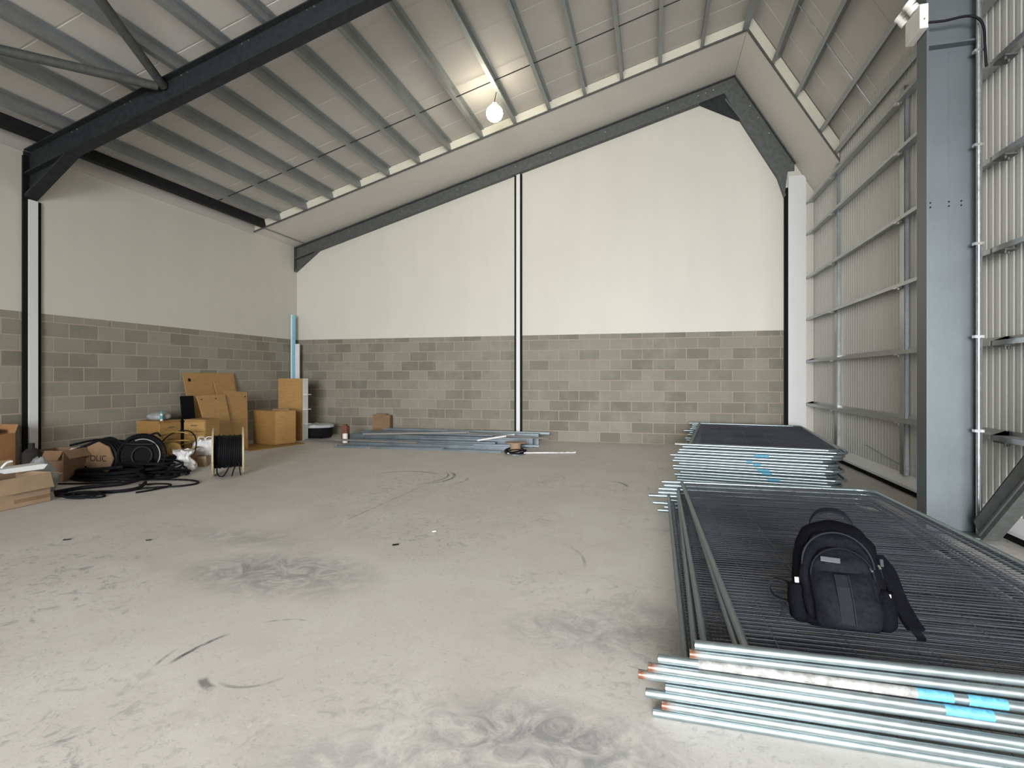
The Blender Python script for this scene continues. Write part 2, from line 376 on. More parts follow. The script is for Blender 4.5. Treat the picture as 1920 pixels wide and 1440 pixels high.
b.prism([(XL+.03, zl(XL)-HB), (hx, zb), (XL+.03, 4.02)], YF-.006, YF+.006)
b.prism([(XL+.02, 3.99), (hx, zb-.03), (hx, zb), (XL+.02, 4.03)], YF-.09, YF+.09)
b.box(XL+.02, XL+.035, YF-.09, YF+.09, 4.0, zl(XL)-.02)
rel(b).build('haunch', M['dark'], pf)
b = MB()   # right sloping rafter
d = Vector((XC-.08-AX, 0, zr(XC-.08)-AZ)).normalized()
b.prism([(AX, AZ-.01), (2.83, zr(2.83)-.01), (2.39, zr(2.83)-.3), (AX-.15, AZ-.62)], YF-.006, YF+.006)
b.prism([(AX, AZ-.0), (2.83, zr(2.83)), (2.83, zr(2.83)-.03), (AX, AZ-.03)], YF-.09, YF+.09)
b.prism([(AX-.15, AZ-.60), (2.39, zr(2.83)-.30), (2.39, zr(2.83)-.33), (AX-.15, AZ-.63)], YF-.09, YF+.09)
rel(b).build('rafter', M['dark'], pf)
b = MB()   # column on the right: inner flange, web, outer flange
b.box(2.395, 2.412, YF-.095, YF+.095, 0, zr(2.83)-.1); b.box(2.803, 2.820, YF-.095, YF+.095, 0, zr(2.83))
b.box(2.41, 2.805, YF-.008, YF+.008, 0, zr(2.83)); b.box(2.41, 2.80, YF-.09, YF+.09, 4.42, 4.435)
b.box(2.34, 2.90, YF-.14, YF+.14, 0, .02)
# lighter seam lip up the middle of the web
b.box(2.60, 2.604, YF-.010, YF-.008, .02, 4.42)
cc = rel(b).build('column', M['column'], pf, bevel=.002); cc['label'] = 'bright galvanised column at the right wall'
for z in (3.02, 2.98):
    for x in (2.605, 2.70, 2.46):
        rel(MB().cyl((x, YF-.014, z), (x, YF-.006, z), .007, 8)).build('bolt', M['black'], pf)
b = MB(); 
for x, dz in [(XL+.9+i*.95, 0) for i in range(7)]:
    for k in (-.05, .05): b.cyl((x+k, YF-.012, zl(x+k)-.06), (x+k, YF-.03, zl(x+k)-.06), .012, 6)
rel(b).build('bolt_row', M['bolt'], pf)['kind'] = 'stuff'
# conduit strapped up the column
t = thing('conduit', (2.775, YF-.125, 0), 'slim bright vertical pipe clipped to the right column', 'pipe')
MB().cyl((0, 0, .02), (0, 0, 4.99), .017, 12).build('pipe', M['bolt'], t, smooth=True)
for z in (.95, 1.78, 2.60, 3.47, 4.30):
    MB().box(-.035, .035, -.02, .03, z-.012, z+.012).build('clip', M['bolt'], t)
# gable frame against the far wall
gf = thing('gable_frame', (0, YW-.1, 0), 'grey steel gable rafter running up the far white wall and over the ridge', 'steel frame')
def gy(b): b.v = [(v[0], v[1]-(YW-.1), v[2]) for v in b.v]; return b
HG = .29; y0, y1 = YW-.13, YW-.012
b = MB()
b.prism([(XL+.02, zl(XL)-.005), (AX, AZ-.005), (AX-.2, zl(AX-.2)-HG-.03), (XL+.02, zl(XL)-HG)], YW-.045, YW-.012)
b.prism([(XL+.02, zl(XL)-.002), (AX, AZ-.002), (AX, AZ-.02), (XL+.02, zl(XL)-.02)], y0, y1)
b.prism([(XL+.02, zl(XL)-HG), (AX-.2, zl(AX-.2)-HG), (AX-.2, zl(AX-.2)-HG-.016), (XL+.02, zl(XL)-HG-.016)], y0, y1)
gy(b).build('rafter', M['gable'], gf)
b = MB()
b.prism([(XL+.015, 4.10), (XL+.70, zl(XL+.7)-HG), (XL+.015, zl(XL)-HG)], YW-.04, YW-.012)
b.prism([(XL+.015, 4.07), (XL+.70, zl(XL+.7)-HG-.02), (XL+.70, zl(XL+.7)-HG), (XL+.015, 4.10)], y0, y1)
b.box(XL+.013, XL+.03, y0, y1, 4.08, zl(XL)-.01)
gy(b).build('haunch', M['gable'], gf)
b = MB()
b.prism([(AX, AZ-.005), (2.72, zr(2.72)+.0), (2.72, 5.53), (2.60, 5.53), (2.535, 5.03), (2.40, 5.43), (1.72, 6.64), (AX-.2, zl(AX-.2)-HG-.03)], YW-.046, YW-.012)
b.prism([(AX, AZ-.002), (2.72, zr(2.72)-.002), (2.72, zr(2.72)-.04), (AX, AZ-.04)], y0, y1)
b.prism([(AX-.18, 7.10), (1.72, 6.66), (1.70, 6.64), (AX-.2, 7.06)], y0, y1)
b.prism([(1.72, 6.66), (2.42, 5.42), (2.40, 5.40), (1.70, 6.64)], y0, y1)
b.prism([(2.42, 5.42), (2.545, 5.03), (2.525, 5.0), (2.40, 5.40)], y0, y1)
gy(b).build('steep_rafter', M['gable'], gf)
b = MB(); b.prism([(.90, zl(.9)-HG), (AX-.2, zl(AX-.2)-HG), (1.71, 6.63)], YW-.09, YW-.012)
gy(b).build('ridge_gusset', M['dark'], gf)
b = MB()
for x in (-7.2, -5.8, -4.4, -4.2, -3.0, -2.2, -1.0, .3, .9, 1.05, 1.2): 
    b.cyl((x, YW-.05, zl(x)-.12), (x, YW-.07, zl(x)-.12), .013, 6)
for x in (1.9, 2.05, 2.25): b.cyl((x, YW-.05, zr(x)-.16), (x, YW-.07, zr(x)-.16), .013, 6)
gy(b).build('bolt_row', M['bolt'], gf)['kind'] = 'stuff'
# ------------------------------------------------------------------ purlins
PX = [-8.026, -7.343, -6.694, -6.023, -5.348, -4.657, -3.975, -3.292, -2.598, -1.915, -1.224, -.537, .147, .88]
def zed(name, x, z, ang, mat, label, grp, hgt=.17, fl=.06, flip=1, y0=YB+.02, y1=YW-.02, cat='beam'):
    t = .006; c, s_ = math.cos(ang), math.sin(ang)
    pts = [(-fl*flip, 0), (0, 0), (0, hgt), (fl*flip, hgt), (fl*flip, hgt-t), (t*flip, hgt-t), (t*flip, -t), (-fl*flip, -t)]
    P = [(px*c-pz*s_, px*s_+pz*c) for px, pz in pts]
    o = MB().prism(P, y0, y1).build(name, mat); o.location = (x, 0, z+.008)
    return tag(o, label, cat, grp)
aL, aR = math.atan(ML), -math.atan(MR)
for i, x in enumerate(PX):
    lab = 'grey galvanised roof purlin on the long left slope, %s up from the left eave' % ORD[i]
    if x > .5: lab = 'grey galvanised roof purlin on the long left slope, the last before the ridge'
    zed('roof_purlin', x, zl(x)+.012, aL, M['purlin'], lab, 'purlins of the long left roof slope')
b = MB().box(-.05, .02, YB+.02, YW-.02, 0, .20); 
o = b.build('eave_beam', M['eave']); o.location = (-8.43, 0, zl(-8.43)+.0); o.rotation_euler = (0, -aL, 0)
tag(o, 'near black steel eave beam under the low left edge of the roof', 'beam')
b = MB().box(-.05, .05, YB+.02, YW-.02, -.002, .012).box(-.004, .004, YB+.02, YW-.02, .01, .19)
o = b.build('ridge_beam', M['purlin']); o.location = (AX-.03, 0, AZ+.0); tag(o, 'grey steel ridge purlin along the very top of the roof', 'beam')
for i, x in enumerate((2.01, 2.376, 2.759)):
    zed('roof_purlin', x, zr(x)+.03, aR, M['purlin'], 'grey galvanised roof purlin on the steep right slope, %s down from the ridge' % ORD[i], 'purlins of the steep right roof slope', flip=-1)
zed('roof_purlin', 2.99, zr(2.99)+.03, aR, M['purlin'], 'grey galvanised roof purlin on the steep right slope, lowest beside the right wall top', 'purlins of the steep right roof slope', flip=-1)
# sag rods across mid bay
allx = [-8.40]+PX+[AX-.03]
for i in range(len(allx)-1):
    a, c = allx[i], allx[i+1]
    o = MB().tube([(a, 8.75, zl(a)+.07), (c, 8.75, zl(c)+.07)], .009, 6).build('sag_rod', M['eave'])
    tag(o, 'thin dark sag rod between long slope purlins, %s gap from the %s' % ((ORD[i], 'left eave') if i < 8 else (ORD[14-i], 'ridge')), 'rod', 'sag rods across the roof purlins')
SR = [(AX+.03, zr(AX+.03)), (2.01, zr(2.01)), (2.376, zr(2.376)), (2.759, zr(2.759)), (2.99, zr(2.99))]
for i in range(4):
    (a, za), (c, zc) = SR[i], SR[i+1]
    o = MB().tube([(a+.05, 8.75, za+.07), (c+.05, 8.75, zc+.07)], .012, 6).build('sag_rod', M['rail'])
    tag(o, 'pale sag rod on the steep right roof slope, %s gap down from the ridge' % ORD[i], 'rod', 'sag rods of the steep slope')
# wind bracing under the near bay of the roof
def brace(P, Q, r, label):
    o = MB().tube([P, Q], r, 12).build('roof_brace', M['gable'], smooth=True); return tag(o, label, 'brace', 'roof wind braces')
def rb(x, y, d=-.1): return (x, y, zl(x)+d)
brace(rb(-6.27, 5.70), rb(-3.72, .05), .055, 'round grey steel wind brace rising from the rafter to the top of the photo')
brace(rb(-6.33, 5.66), rb(-8.6, 1.35), .055, 'round grey steel wind brace running from the rafter to the left edge')
# ------------------------------------------------------------------ right wall rails
RZ = [4.88, 4.256, 3.40, 2.58, 1.75, .905]
WORD = ['topmost of six', 'second from the top', 'third from the top', 'third from the floor', 'second from the floor', 'lowest of six']
for k, (ya, yb, nm) in enumerate(((YF+.02, YW-.015, 'far bay beyond the column'), (YB+.02, YF-.02, 'near bay right of the column'))):
    for i, z in enumerate(RZ):
        r = thing('side_rail', (XR, 0, z), 'horizontal galvanised wall rail in the %s, %s' % (nm, WORD[i]), 'rail', 'side rails in the '+nm)
        MB().prism([(0, -.045), (.006, -.045), (.006, -.006), (.125, -.006), (.125, .04), (.131, .04), (.131, 0), (0, 0)], ya, yb).build('rail_section', M['rail'], r)
        ys = [10.27, 7.7] if k == 0 else [4.6]
        for yy in ys:
            MB().box(-.01, .05, yy-.05, yy+.05, -.055, -.046).cyl((.02, yy-.03, -.075), (.02, yy-.03, -.05), .012, 6).build('cleat', M['bolt'], r)
        if k == 1 or i < 0:
            b = MB().prism([(-.06, 0), (.12, 0), (.12, -.09), (0, -.09)], YF-.035, YF-.03)
            for q in (.02, .07, .1): b.cyl((q, YF-.10, -.03), (q, YF-.03, -.03), .011, 6)
            MB().box(.0, .10, YF-.20, YF-.03, -.06, -.048).cyl((.02, YF-.17, -.085), (.02, YF-.17, -.06), .011, 6).cyl((.07, YF-.12, -.085), (.07, YF-.12, -.06), .011, 6).build('bracket', M['gable'], r)
for yy, nm, hw in ((10.27, 'near the far corner', .06), (7.75, 'just left of the column', .06)):
    o = MB().box(XC-.055, XC-.045, yy-hw, yy+hw, .2, 5.05).box(XC-.05, XC-.002, yy-hw, yy-hw+.02, .2, 5.05).box(XC-.05, XC-.002, yy+hw-.02, yy+hw, .2, 5.05).build('wall_strut', M['rail'])
    tag(o, 'vertical galvanised strut behind the wall rails %s' % nm, 'strut', 'vertical struts of the right wall')
o = MB().tube([(XC-.04, 7.72, .30), (XC-.03, 6.3, .62)], .004, 5).tube([(XC-.04, 7.72, .30), (XC-.03, 6.4, .16)], .004, 5).tube([(XC-.04, 7.72, .30), (XC-.03, 9.0, .42)], .004, 5).build('bracing_wire', M['rail'])
tag(o, 'thin bracing wire low on the right cladding beside the column', 'wire')
# wall brace from the column foot towards the camera
t = thing('wall_brace', (2.74, 5.62, 0), 'grey steel channel brace slanting up from the foot of the right column', 'brace')
ang = math.radians(45); L = 5.5
Mx = Matrix.Rotation(ang, 4, 'X') @ Matrix.Rotation(PI, 4, 'Z')
b = MB().box(-.10, .10, -0.0, L, 0, .012, Mx.copy())
def loc(p): return Mx @ Vector(p)
Mb = Matrix.Rotation(-ang, 4, 'X')   # run along -y, +z
def slant(x0, x1, s0, s1, n0, n1):
    vs = []
    for s_ in (s0, s1):
        for x, n_ in ((x0, n0), (x1, n0), (x1, n1), (x0, n1)):
            vs.append((x, -s_*math.cos(ang)-n_*math.sin(ang), s_*math.sin(ang)-n_*math.cos(ang)+.02))
    return vs
def sb(b, *a): return b.add(slant(*a), [(0,1,2,3),(7,6,5,4),(0,4,5,1),(1,5,6,2),(2,6,7,3),(3,7,4,0)])
b = MB(); sb(b, -.02, .006, .12, L, -.08, .10); sb(b, -.02, .10, .12, L, -.085, -.075); sb(b, -.02, .10, .12, L, .10, .11); sb(b, -.035, -.018, .12, L, .055, .07)
b.build('channel', M['gable'], t)
MB().box(-.10, .10, -.1, .1, .0, .015).build('foot_plate', M['column'], t).location = (0, -.02, .02)
# ------------------------------------------------------------------ lamp and emergency light
t = thing('hanging_lamp', (-2.68, 9.0, 6.03), 'glowing round lamp hanging on a wire below the roof purlins', 'lamp')
bulb = N('lit_bulb'); bulb.b.inputs['Emission Color'].default_value = (1, .90, .70, 1); bulb.b.inputs['Emission Strength'].default_value = 30
b = MB(); rings = []
for k in range(1, 10):
    a = PI*k/10; rings.append([(.145*math.sin(a)*math.cos(2*PI*j/20), .145*math.sin(a)*math.sin(2*PI*j/20), -.145*math.cos(a)) for j in range(20)])
b.loft(rings); b.build('bulb', bulb.m, t, smooth=True)
MB().cyl((0, 0, .13), (0, 0, .18), .04).build('cap', M['pvcwhite'], t, smooth=True)
MB().tube(smoothpath([(0, 0, .16), (.01, 0, .27), (.05, 0, .40), (.09, 0, .43)]), .006, 6).build('wire', M['cable'], t)
el = thing('emergency_light', (2.355, 5.745, 4.67), 'white twin spot emergency light box near the top of the right column', 'emergency light')
MB().box(-.035, .035, -.14, .15, -.11, .11).build('housing', M['pvcwhite'], el, bevel=.006)
MB().box(-.015, .015, -.144, -.139, .06, .08).build('indicator', M['led'], el)
MB().cyl((0, -.139, -.03), (0, -.146, -.03), .006, 8).build('screw', M['gable'], el)
for yy in (-.02, .16):
    h = MB().tube([(-.02, yy, .12), (-.05, yy, .16)], [.05, .05], 14).tube([(-.05, yy, .17), (-.085, yy, .20)], [.05, .055], 14).build('spot_head', M['pvcwhite'], el, smooth=True)
    MB().cyl((-.086, yy, .2005), (-.090, yy, .204), .045, 14).build('lens', M['led'], h)
o = MB().tube(smoothpath([(2.385, 5.60, 4.60), (2.50, 5.585, 4.585), (2.66, 5.57, 4.59), (2.745, 5.565, 4.55), (2.785, 5.565, 4.46), (2.80, 5.58, 4.32), (2.83, 5.62, 4.15)]), .011, 8).build('power_cable', M['cable'], smooth=True)
tag(o, 'black cable looping from the emergency light across the right column', 'cable')
#@@OBJECTS
# ------------------------------------------------------------------ mesh fence panels
PL, PH = 3.55, 1.97     # length along the stack, height incl. the stub feet
RT = .0185; RU = .20    # tube radius; bottom rail offset
def meshwire():
    b = MB(); x0, x1 = RU, PH-.02; yy = .03
    rr = random.Random(3); k = 0
    while yy < PL-.02:
        j = rr.uniform(-.004, .004); sg = rr.uniform(-.004, .004); xm = (x0+x1)/2
        b.tube([(x0, yy, 0), (xm, yy+j, sg), (x1, yy+j*.4, 0)], .0017, 4, cap=False); yy += .0405
    for x in (.33, .62, .92, 1.22, 1.52, 1.80):
        b.tube([(x, .0, .003), (x+.004, PL/2, .003), (x, PL, .003)], .0017, 4, cap=False)
    return b
def panel_proto(label):
    t = thing('fence_panel', (0, 0, 0), label, 'fence panel')
    for yv in (0, PL):
        b = MB().tube([(0, yv, 0), (PH-.14, yv, 0)], RT, 12); b.v += []
        o = b.build('post', M['tube'], t, smooth=True)
        MB().tube([(-.001, yv, 0), (.0, yv, 0)], RT*.72, 12).build('open_end', M['black'], o)
    MB().tube([(RU, .01, 0), (RU, PL-.01, 0)], RT*.95, 10).build('bottom_rail', M['tube2'], t, smooth=True)
    c = PH-.14
    pts = [(c, 0, 0)]+[(c+.14*math.sin(a), .14-.14*math.cos(a), 0) for a in (PI/8, PI/4, 3*PI/8, PI/2)]
    pts2 = [(p[0], PL-p[1], 0) for p in pts[::-1]]
    MB().tube(pts+pts2, RT, 12).build('top_rail', M['tube'], t, smooth=True)
    meshwire().build('mesh_infill', M['wire'], t)
    return t
LABN = ['lowest panel, on the floor', 'second from the floor', 'third from the floor', 'fourth from the floor', 'middle of nine', 'fourth from the top', 'third from the top', 'second from the top', 'topmost']
pp = panel_proto('x')
NEAR = [(.00, 2.330, -.8), (.035, 2.326, -1.3), (-.03, 2.334, -.5), (.05, 2.325, -1.7), (-.06, 2.332, -.3), (-.02, 2.328, -1.2), (.02, 2.334, -.6), (.145, 2.332, .5), (.165, 2.336, 1.2)]
def band(t, u0, u1, mat, name='paint_band', lab=None, yv=0):
    o = MB().tube([(u0, yv, 0), (u1, yv, 0)], RT+.0006, 14).build(name, M[mat], t, smooth=True)
    if lab: o['label'] = lab
for i, (x, y, a) in enumerate(NEAR):
    t = pp if i == 0 else copy_tree(pp)
    t.location = (x, y, .0195+.0376*i); t.rotation_euler = (0, 0, math.radians(a))
    ex = {6: ' with sky blue paint bands', 8: ' under the black backpack', 5: ' with a scuffed blue mark'}.get(i, '')
    tag(t, 'mesh fence panel in the near stack, '+LABN[i]+ex, 'fence panel', 'near stack of fence panels'); near_last = t
    if i in (7, 5, 4, 1):
        for ch in [q for q in bpy.data.objects if q.parent == t]:
            if ch.name.startswith('post') and ch.data.vertices[0].co.y < 1: ch.material_slots[0].link = 'OBJECT'; ch.material_slots[0].material = M['tuberust']
    if i == 6: nb = t
    if i == 5: nb5 = t
FARN = ['lowest, on the floor', 'second from the floor', 'third from the floor', 'fourth from the floor', 'fifth from the floor', 'sixth from the floor', 'seventh from the floor', 'seventh from the top', 'sixth from the top', 'fifth from the top', 'fourth from the top', 'third from the top', 'second from the top', 'topmost']
rf = random.Random(11); fars = []
for i in range(14):
    t = copy_tree(pp)
    t.location = (.31+rf.uniform(-.05, .08)-(.09 if i == 9 else 0), 7.68+rf.uniform(-.02, .02), .0195+.0376*i); t.rotation_euler = (0, 0, math.radians(-6.2+rf.uniform(-.5, .5)))
    if i == 13: t.location.x = .29
    tag(t, 'galvanised mesh fence panel in the far stack, '+FARN[i], 'fence panel', 'far stack of fence panels'); fars.append(t)
band(nb, .16, .93, 'coat', 'paint_coat', 'whitish paint on the near post')
band(nb, .93, 1.045, 'paintblue', lab='sky blue band'); band(nb, 1.09, 1.21, 'paintblue', lab='sky blue band')
band(nb5, 1.05, 1.20, 'paintblue', lab='scuffed pale blue mark')
for i, (u0, u1) in {10: (.95, 1.13), 8: (.9, .97), 7: (1.0, 1.1), 5: (1.05, 1.2), 4: (1.1, 1.22), 2: (1.15, 1.3)}.items(): band(fars[i], u0, u1, 'paintblue', lab='sky blue band')
# ------------------------------------------------------------------ backpack
bp = thing('backpack', (.795, 2.62, .337), 'black backpack standing on the topmost panel of the near fence stack', 'backpack', rz=math.radians(-12))
bp.scale = (1.07, 1.05, .93)
LEAN = math.radians(17); TILT = math.radians(-4)
BM = Matrix.Rotation(TILT, 4, 'Y') @ Matrix.Rotation(-LEAN, 4, 'X')
def sring(z, w_, d_, cx=0, cy=0, e=2.6, n=28, seed=0, amp=.004):
    r = []
    for k in range(n):
        a = 2*PI*k/n; c, s_ = math.cos(a), math.sin(a)
        x = cx+w_*math.copysign(abs(c)**(2/e), c); y = cy+d_*math.copysign(abs(s_)**(2/e), s_)
        q = noise.noise(Vector((x*14+seed, y*14, z*12)))*amp*2.2
        L_ = math.hypot(x-cx, y-cy) or 1
        r.append(BM @ Vector((x+(x-cx)/L_*q, y+(y-cy)/L_*q, z)))
    return r
def lerp(tab, z):
    for (a, b) in zip(tab, tab[1:]):
        if z <= b[0]:
            f = (z-a[0])/(b[0]-a[0]); f = f*f*(3-2*f); return [p+(q-p)*f for p, q in zip(a[1:], b[1:])]
    return tab[-1][1:]
def lofted(tab, e=2.6, n=28, steps=26, seed=0, amp=.004):
    z0, z1 = tab[0][0], tab[-1][0]
    return MB().loft([sring(z0+(z1-z0)*i/steps, *lerp(tab, z0+(z1-z0)*i/steps), e, n, seed, amp) for i in range(steps+1)])
# table rows: z, half width, half depth, centre x, centre y
lofted([(0, .125, .075, 0, 0), (.02, .150, .095, 0, 0), (.10, .165, .105, 0, 0), (.25, .165, .105, 0, 0), (.36, .150, .095, 0, .0), (.43, .118, .075, 0, .01), (.47, .075, .045, 0, .02), (.482, .02, .015, 0, .02)], seed=1).build('main_body', M['fabric'], bp, smooth=True)
lofted([(.03, .10, .02, 0, -.095), (.05, .128, .05, 0, -.10), (.18, .135, .062, 0, -.10), (.31, .125, .055, 0, -.092), (.39, .10, .042, 0, -.075), (.425, .06, .02, 0, -.06), (.43, .02, .01, 0, -.06)], seed=5, amp=.009).build('middle_compartment', M['fabric2'], bp, smooth=True)
fp = lofted([(.012, .075, .02, .01, -.15), (.03, .108, .045, .01, -.155), (.12, .115, .060, .01, -.155), (.20, .112, .055, .01, -.155), (.235, .108, .046, .01, -.15), (.245, .105, .036, .01, -.145), (.29, .098, .040, .01, -.145), (.335, .075, .028, .01, -.135), (.355, .03, .012, .01, -.13)], seed=9, amp=.010).build('front_pocket', M['fabric2'], bp, smooth=True)
def P(x, y, z): return BM @ Vector((x, y, z))
MB().ribbon([P(.005, -.2005, .24), P(.008, -.218, .19), P(.012, -.219, .12), (P(.014, -.205, .04))], BM.to_3x3() @ Vector((.040, 0, 0)), .004).build('centre_strip', M['webbing'], fp)
for k in (-.022, .024):
    MB().tube([P(.005+k, -.2035, .24), P(.008+k, -.2205, .19), P(.012+k, -.222, .12), P(.014+k, -.207, .04)], .0016, 5).build('piping', M['piping'], fp)
MB().tube([P(.01+.108*math.cos(a), -.165-.028*abs(math.sin(a)), .23+.122*math.sin(a)) for a in [PI*k/14 for k in range(15)]], .003, 6).build('zip_line', M['webbing'], fp)
MB().tube([P(.125*math.cos(a), -.125-.03*abs(math.sin(a))*(1), .27+.15*math.sin(a)) for a in [PI*k/16 for k in range(17)]], .0035, 6).build('zip_line', M['piping'], bp)
MB().box(-.034, .034, -.003, .003, -.011, .011, Matrix.Translation(P(-.025, -.187, .300)) @ BM @ Matrix.Rotation(math.radians(-12), 4, 'X') @ Matrix.Rotation(math.radians(4), 4, 'Y')).build('logo_patch', M['greylabel'], fp, bevel=.002)
for x, z in ((.108, .275), (.135, .29)):
    zp = MB().tube([P(x, -.165, z), P(x+.004, -.178, z-.012)], .0045, 8).build('zip_pull', M['chrome'], bp, smooth=True)
    MB().tube([P(x+.004, -.178, z-.012), P(x+.010, -.180, z-.05)], .0018, 5).build('pull_cord', M['webbing'], zp)
MB().box(-.008, .008, -.002, .002, -.012, .012, Matrix.Translation(P(-.150, -.085, .195)) @ BM @ Matrix.Rotation(.5, 4, 'Z')).build('white_tag', M['polyw'], bp)
MB().box(-.005, .005, -.002, .002, -.016, .016, Matrix.Translation(P(.158, -.07, .30)) @ BM @ Matrix.Rotation(-.5, 4, 'Z')).build('side_tag', M['greylabel'], bp)
MB().box(-.005, .005, -.002, .002, -.010, .010, Matrix.Translation(P(.166, -.085, .16)) @ BM).build('side_tag', M['polyw'], bp)
for s_ in (-1, 1):   # stretch side pockets
    lofted([(.01, .02, .05, s_*.145, -.02), (.03, .035, .075, s_*.150, -.02), (.12, .040, .08, s_*.152, -.02), (.175, .035, .075, s_*.152, -.02), (.185, .015, .06, s_*.150, -.02)], seed=20+s_, n=18, steps=14).build('side_pocket', M['fabric'], bp, smooth=True)
MB().ribbon([P(*p) for p in smoothpath([(-.078, .02, .425), (-.074, .01, .47), (-.045, .0, .515), (0, -.003, .528), (.045, .0, .515), (.074, .01, .47), (.082, .02, .42)])], (0, .03, .012), .011).build('top_handle', M['webbing'], bp, smooth=True)
def strap(pts, wv, th=.006, name='strap', m='webbing'):
    return MB().ribbon(smoothpath([P(*p) for p in pts]), BM.to_3x3() @ Vector(wv), th).build(name, M[m], bp)
strap([(-.155, .03, .15), (-.19, .0, .175), (-.235, -.01, .185), (-.258, -.01, .155), (-.250, -.01, .115), (-.215, -.01, .095), (-.165, .0, .09)], (.003, .03, .006))
strap([(-.215, -.01, .10), (-.205, -.03, .06), (-.215, -.03, .02)], (.02, .01, 0), .004)
strap([(.15, .06, .33), (.185, .04, .26), (.20, .0, .16), (.225, -.04, .07), (.24, -.06, .035)], (.055, .03, .0), .018, 'shoulder_strap', 'fabric')
strap([(.225, -.04, .05), (.245, -.10, .012), (.235, -.15, .002)], (.03, .01, 0), .005)
# ------------------------------------------------------------------ cable spool on the floor
def disc(c, ax, r, th, n=36, hole=0):
    ax = Vector(ax).normalized(); c = Vector(c); return MB().cyl(c-ax*th/2, c+ax*th/2, r, n)
ang_s = math.atan2(6.66-6.37, -5.86+6.10)
sp = thing('cable_spool', (-5.97, 6.50, 0), 'wooden flanged spool of black cable standing on the floor beside the cable heap', 'cable spool', rz=ang_s-.15)
RS = .345; HWs = .19
for s_ in (-1, 1):
    f = disc((s_*HWs, 0, RS), (1, 0, .0), RS, .022).build('flange', M['ply'], sp)
    disc((s_*(HWs+.012), 0, RS), (1, 0, 0), .04, .006, 16).build('hub_hole', M['black'], f)
b = MB(); nt = 13
for k in range(nt):
    xx = -HWs+.025+(2*HWs-.05)*k/(nt-1); rj = .225+random.uniform(-.008, .012)
    b.tube([(xx+.006*math.sin(3*a), rj*math.cos(a), RS+rj*math.sin(a)) for a in [2*PI*j/28 for j in range(28)]], .0155, 6, closed=True)
b.cyl((-HWs+.012, 0, RS), (HWs-.012, 0, RS), .222, 28); b.build('wound_cable', M['cable'], sp, smooth=True)
MB().tube(smoothpath([(-.14, -.16, .20), (-.13, -.24, .06), (-.06, -.25, .03), (.0, -.20, .12), (.02, -.16, .19)]), .009, 6).build('loose_end', M['cable'], sp)
MB().tube(smoothpath([(.11, -.17, .20), (.07, -.22, .10), (.05, -.25, .02)]), .009, 6).build('loose_end', M['cable'], sp)
MB().tube(smoothpath([(.14, -.17, .20), (.15, -.22, .08), (.165, -.24, .02)]), .009, 6).build('loose_end', M['cable'], sp)
# ------------------------------------------------------------------ left corner furniture
def boxcab(name, loc, w_, d_, h, rz, label, m='beech', cat='cabinet'):
    t = thing(name, loc, label, cat, rz=math.radians(rz)); return t
# drawer pedestals (front faces local -y)
def pedestal(loc, w_, d_, h, rz, label, nd=3):
    t = thing('drawer_pedestal', loc, label, 'drawer unit', rz=math.radians(rz))
    MB().box(-w_/2, w_/2, -d_/2, d_/2, 0, h).build('body', M['beech2'], t, bevel=.003)
    dh = (h-.05)/nd
    for k in range(nd):
        z0 = .03+k*dh
        dr = MB().box(-w_/2+.006, w_/2-.006, -d_/2-.018, -d_/2, z0, z0+dh-.014).build('drawer', M['beech'], t, bevel=.002)
        MB().box(-.055, .055, -d_/2-.032, -d_/2-.018, z0+dh*.55, z0+dh*.55+.014).build('handle', M['steelstud'], dr)
    MB().box(-w_/2, w_/2, -d_/2-.02, d_/2, h, h+.014).build('top', M['beech2'], t)
    return t
pedestal((-8.32, 7.48, 0), .42, .48, .66, 88, 'low beech drawer pedestal with a grey bag on top against the left wall')
pedestal((-7.52, 7.60, 0), .40, .34, .69, 6, 'beech drawer pedestal with dark handles in front of the leaning boards', nd=4)
o = MB()
rings = []
for i in range(9):
    z = .674+.15*i/8; k = math.sin(PI*min(1, (i+1.5)/9.5))**.5
    rings.append([(-8.36+(.21*k+.02*noise.noise(Vector((j*.9, i*.7, 0))))*math.cos(2*PI*j/16), 7.52+(.17*k+.02*noise.noise(Vector((j*.7, i, 5))))*math.sin(2*PI*j/16), z+.012*noise.noise(Vector((j, i, 9)))) for j in range(16)])
tag(o.loft(rings).build('plastic_bag', M['clear'], smooth=True), 'grey translucent plastic bag slumped on the low drawer pedestal', 'bag')
t = thing('bottle', (-8.13, 7.36, .6745), 'small slim teal and white bottle standing on the low drawer pedestal', 'bottle')
MB().cyl((0, 0, 0), (0, 0, .12), .022, 12).build('bottle_body', M['polyw'], t, smooth=True); MB().cyl((0, 0, .12), (0, 0, .16), .014, 10).build('cap', M['teal'], t, smooth=True)
MB().cyl((0, 0, .03), (0, 0, .09), .0228, 12).build('label_band', M['teal'], t, smooth=True)
# boards leaning on the left wall: local x along wall (+Y), tilted
def board(name, y0, y1, foot_x, top_z, label, m='beech', th=.018, roll=0, holes=(), notch=None, shape=None, group='boards leaning on the left wall', topx=XL+.03, cat='board', off=0):
    Ln = math.hypot(topx-foot_x, top_z); lean = math.atan2(foot_x-topx, top_z)
    t = thing(name, (foot_x, (y0+y1)/2, 0), label, cat, group)
    hw = (y1-y0)/2
    poly = shape or [(-hw, 0), (hw, 0), (hw, Ln), (-hw, Ln)]
    Mx = Matrix.Rotation(-lean, 4, 'Y') @ Matrix.Rotation(roll, 4, 'X')
    o = MB().prism(poly, 0, th, 'x', Mx).build('panel', M[m], t, bevel=.002)
    for (hy, hz, r) in holes:
        MB().cyl(Mx @ Vector((th, hy, hz)), Mx @ Vector((th+.002, hy, hz)), r, 12).build('hole', M['black'], t)
    return t
board('leaning_board', 8.33, 9.62, -8.36, 1.50, 'largest beech board at the back of the group leaning on the left wall', holes=((-.52, 1.40, .035),))
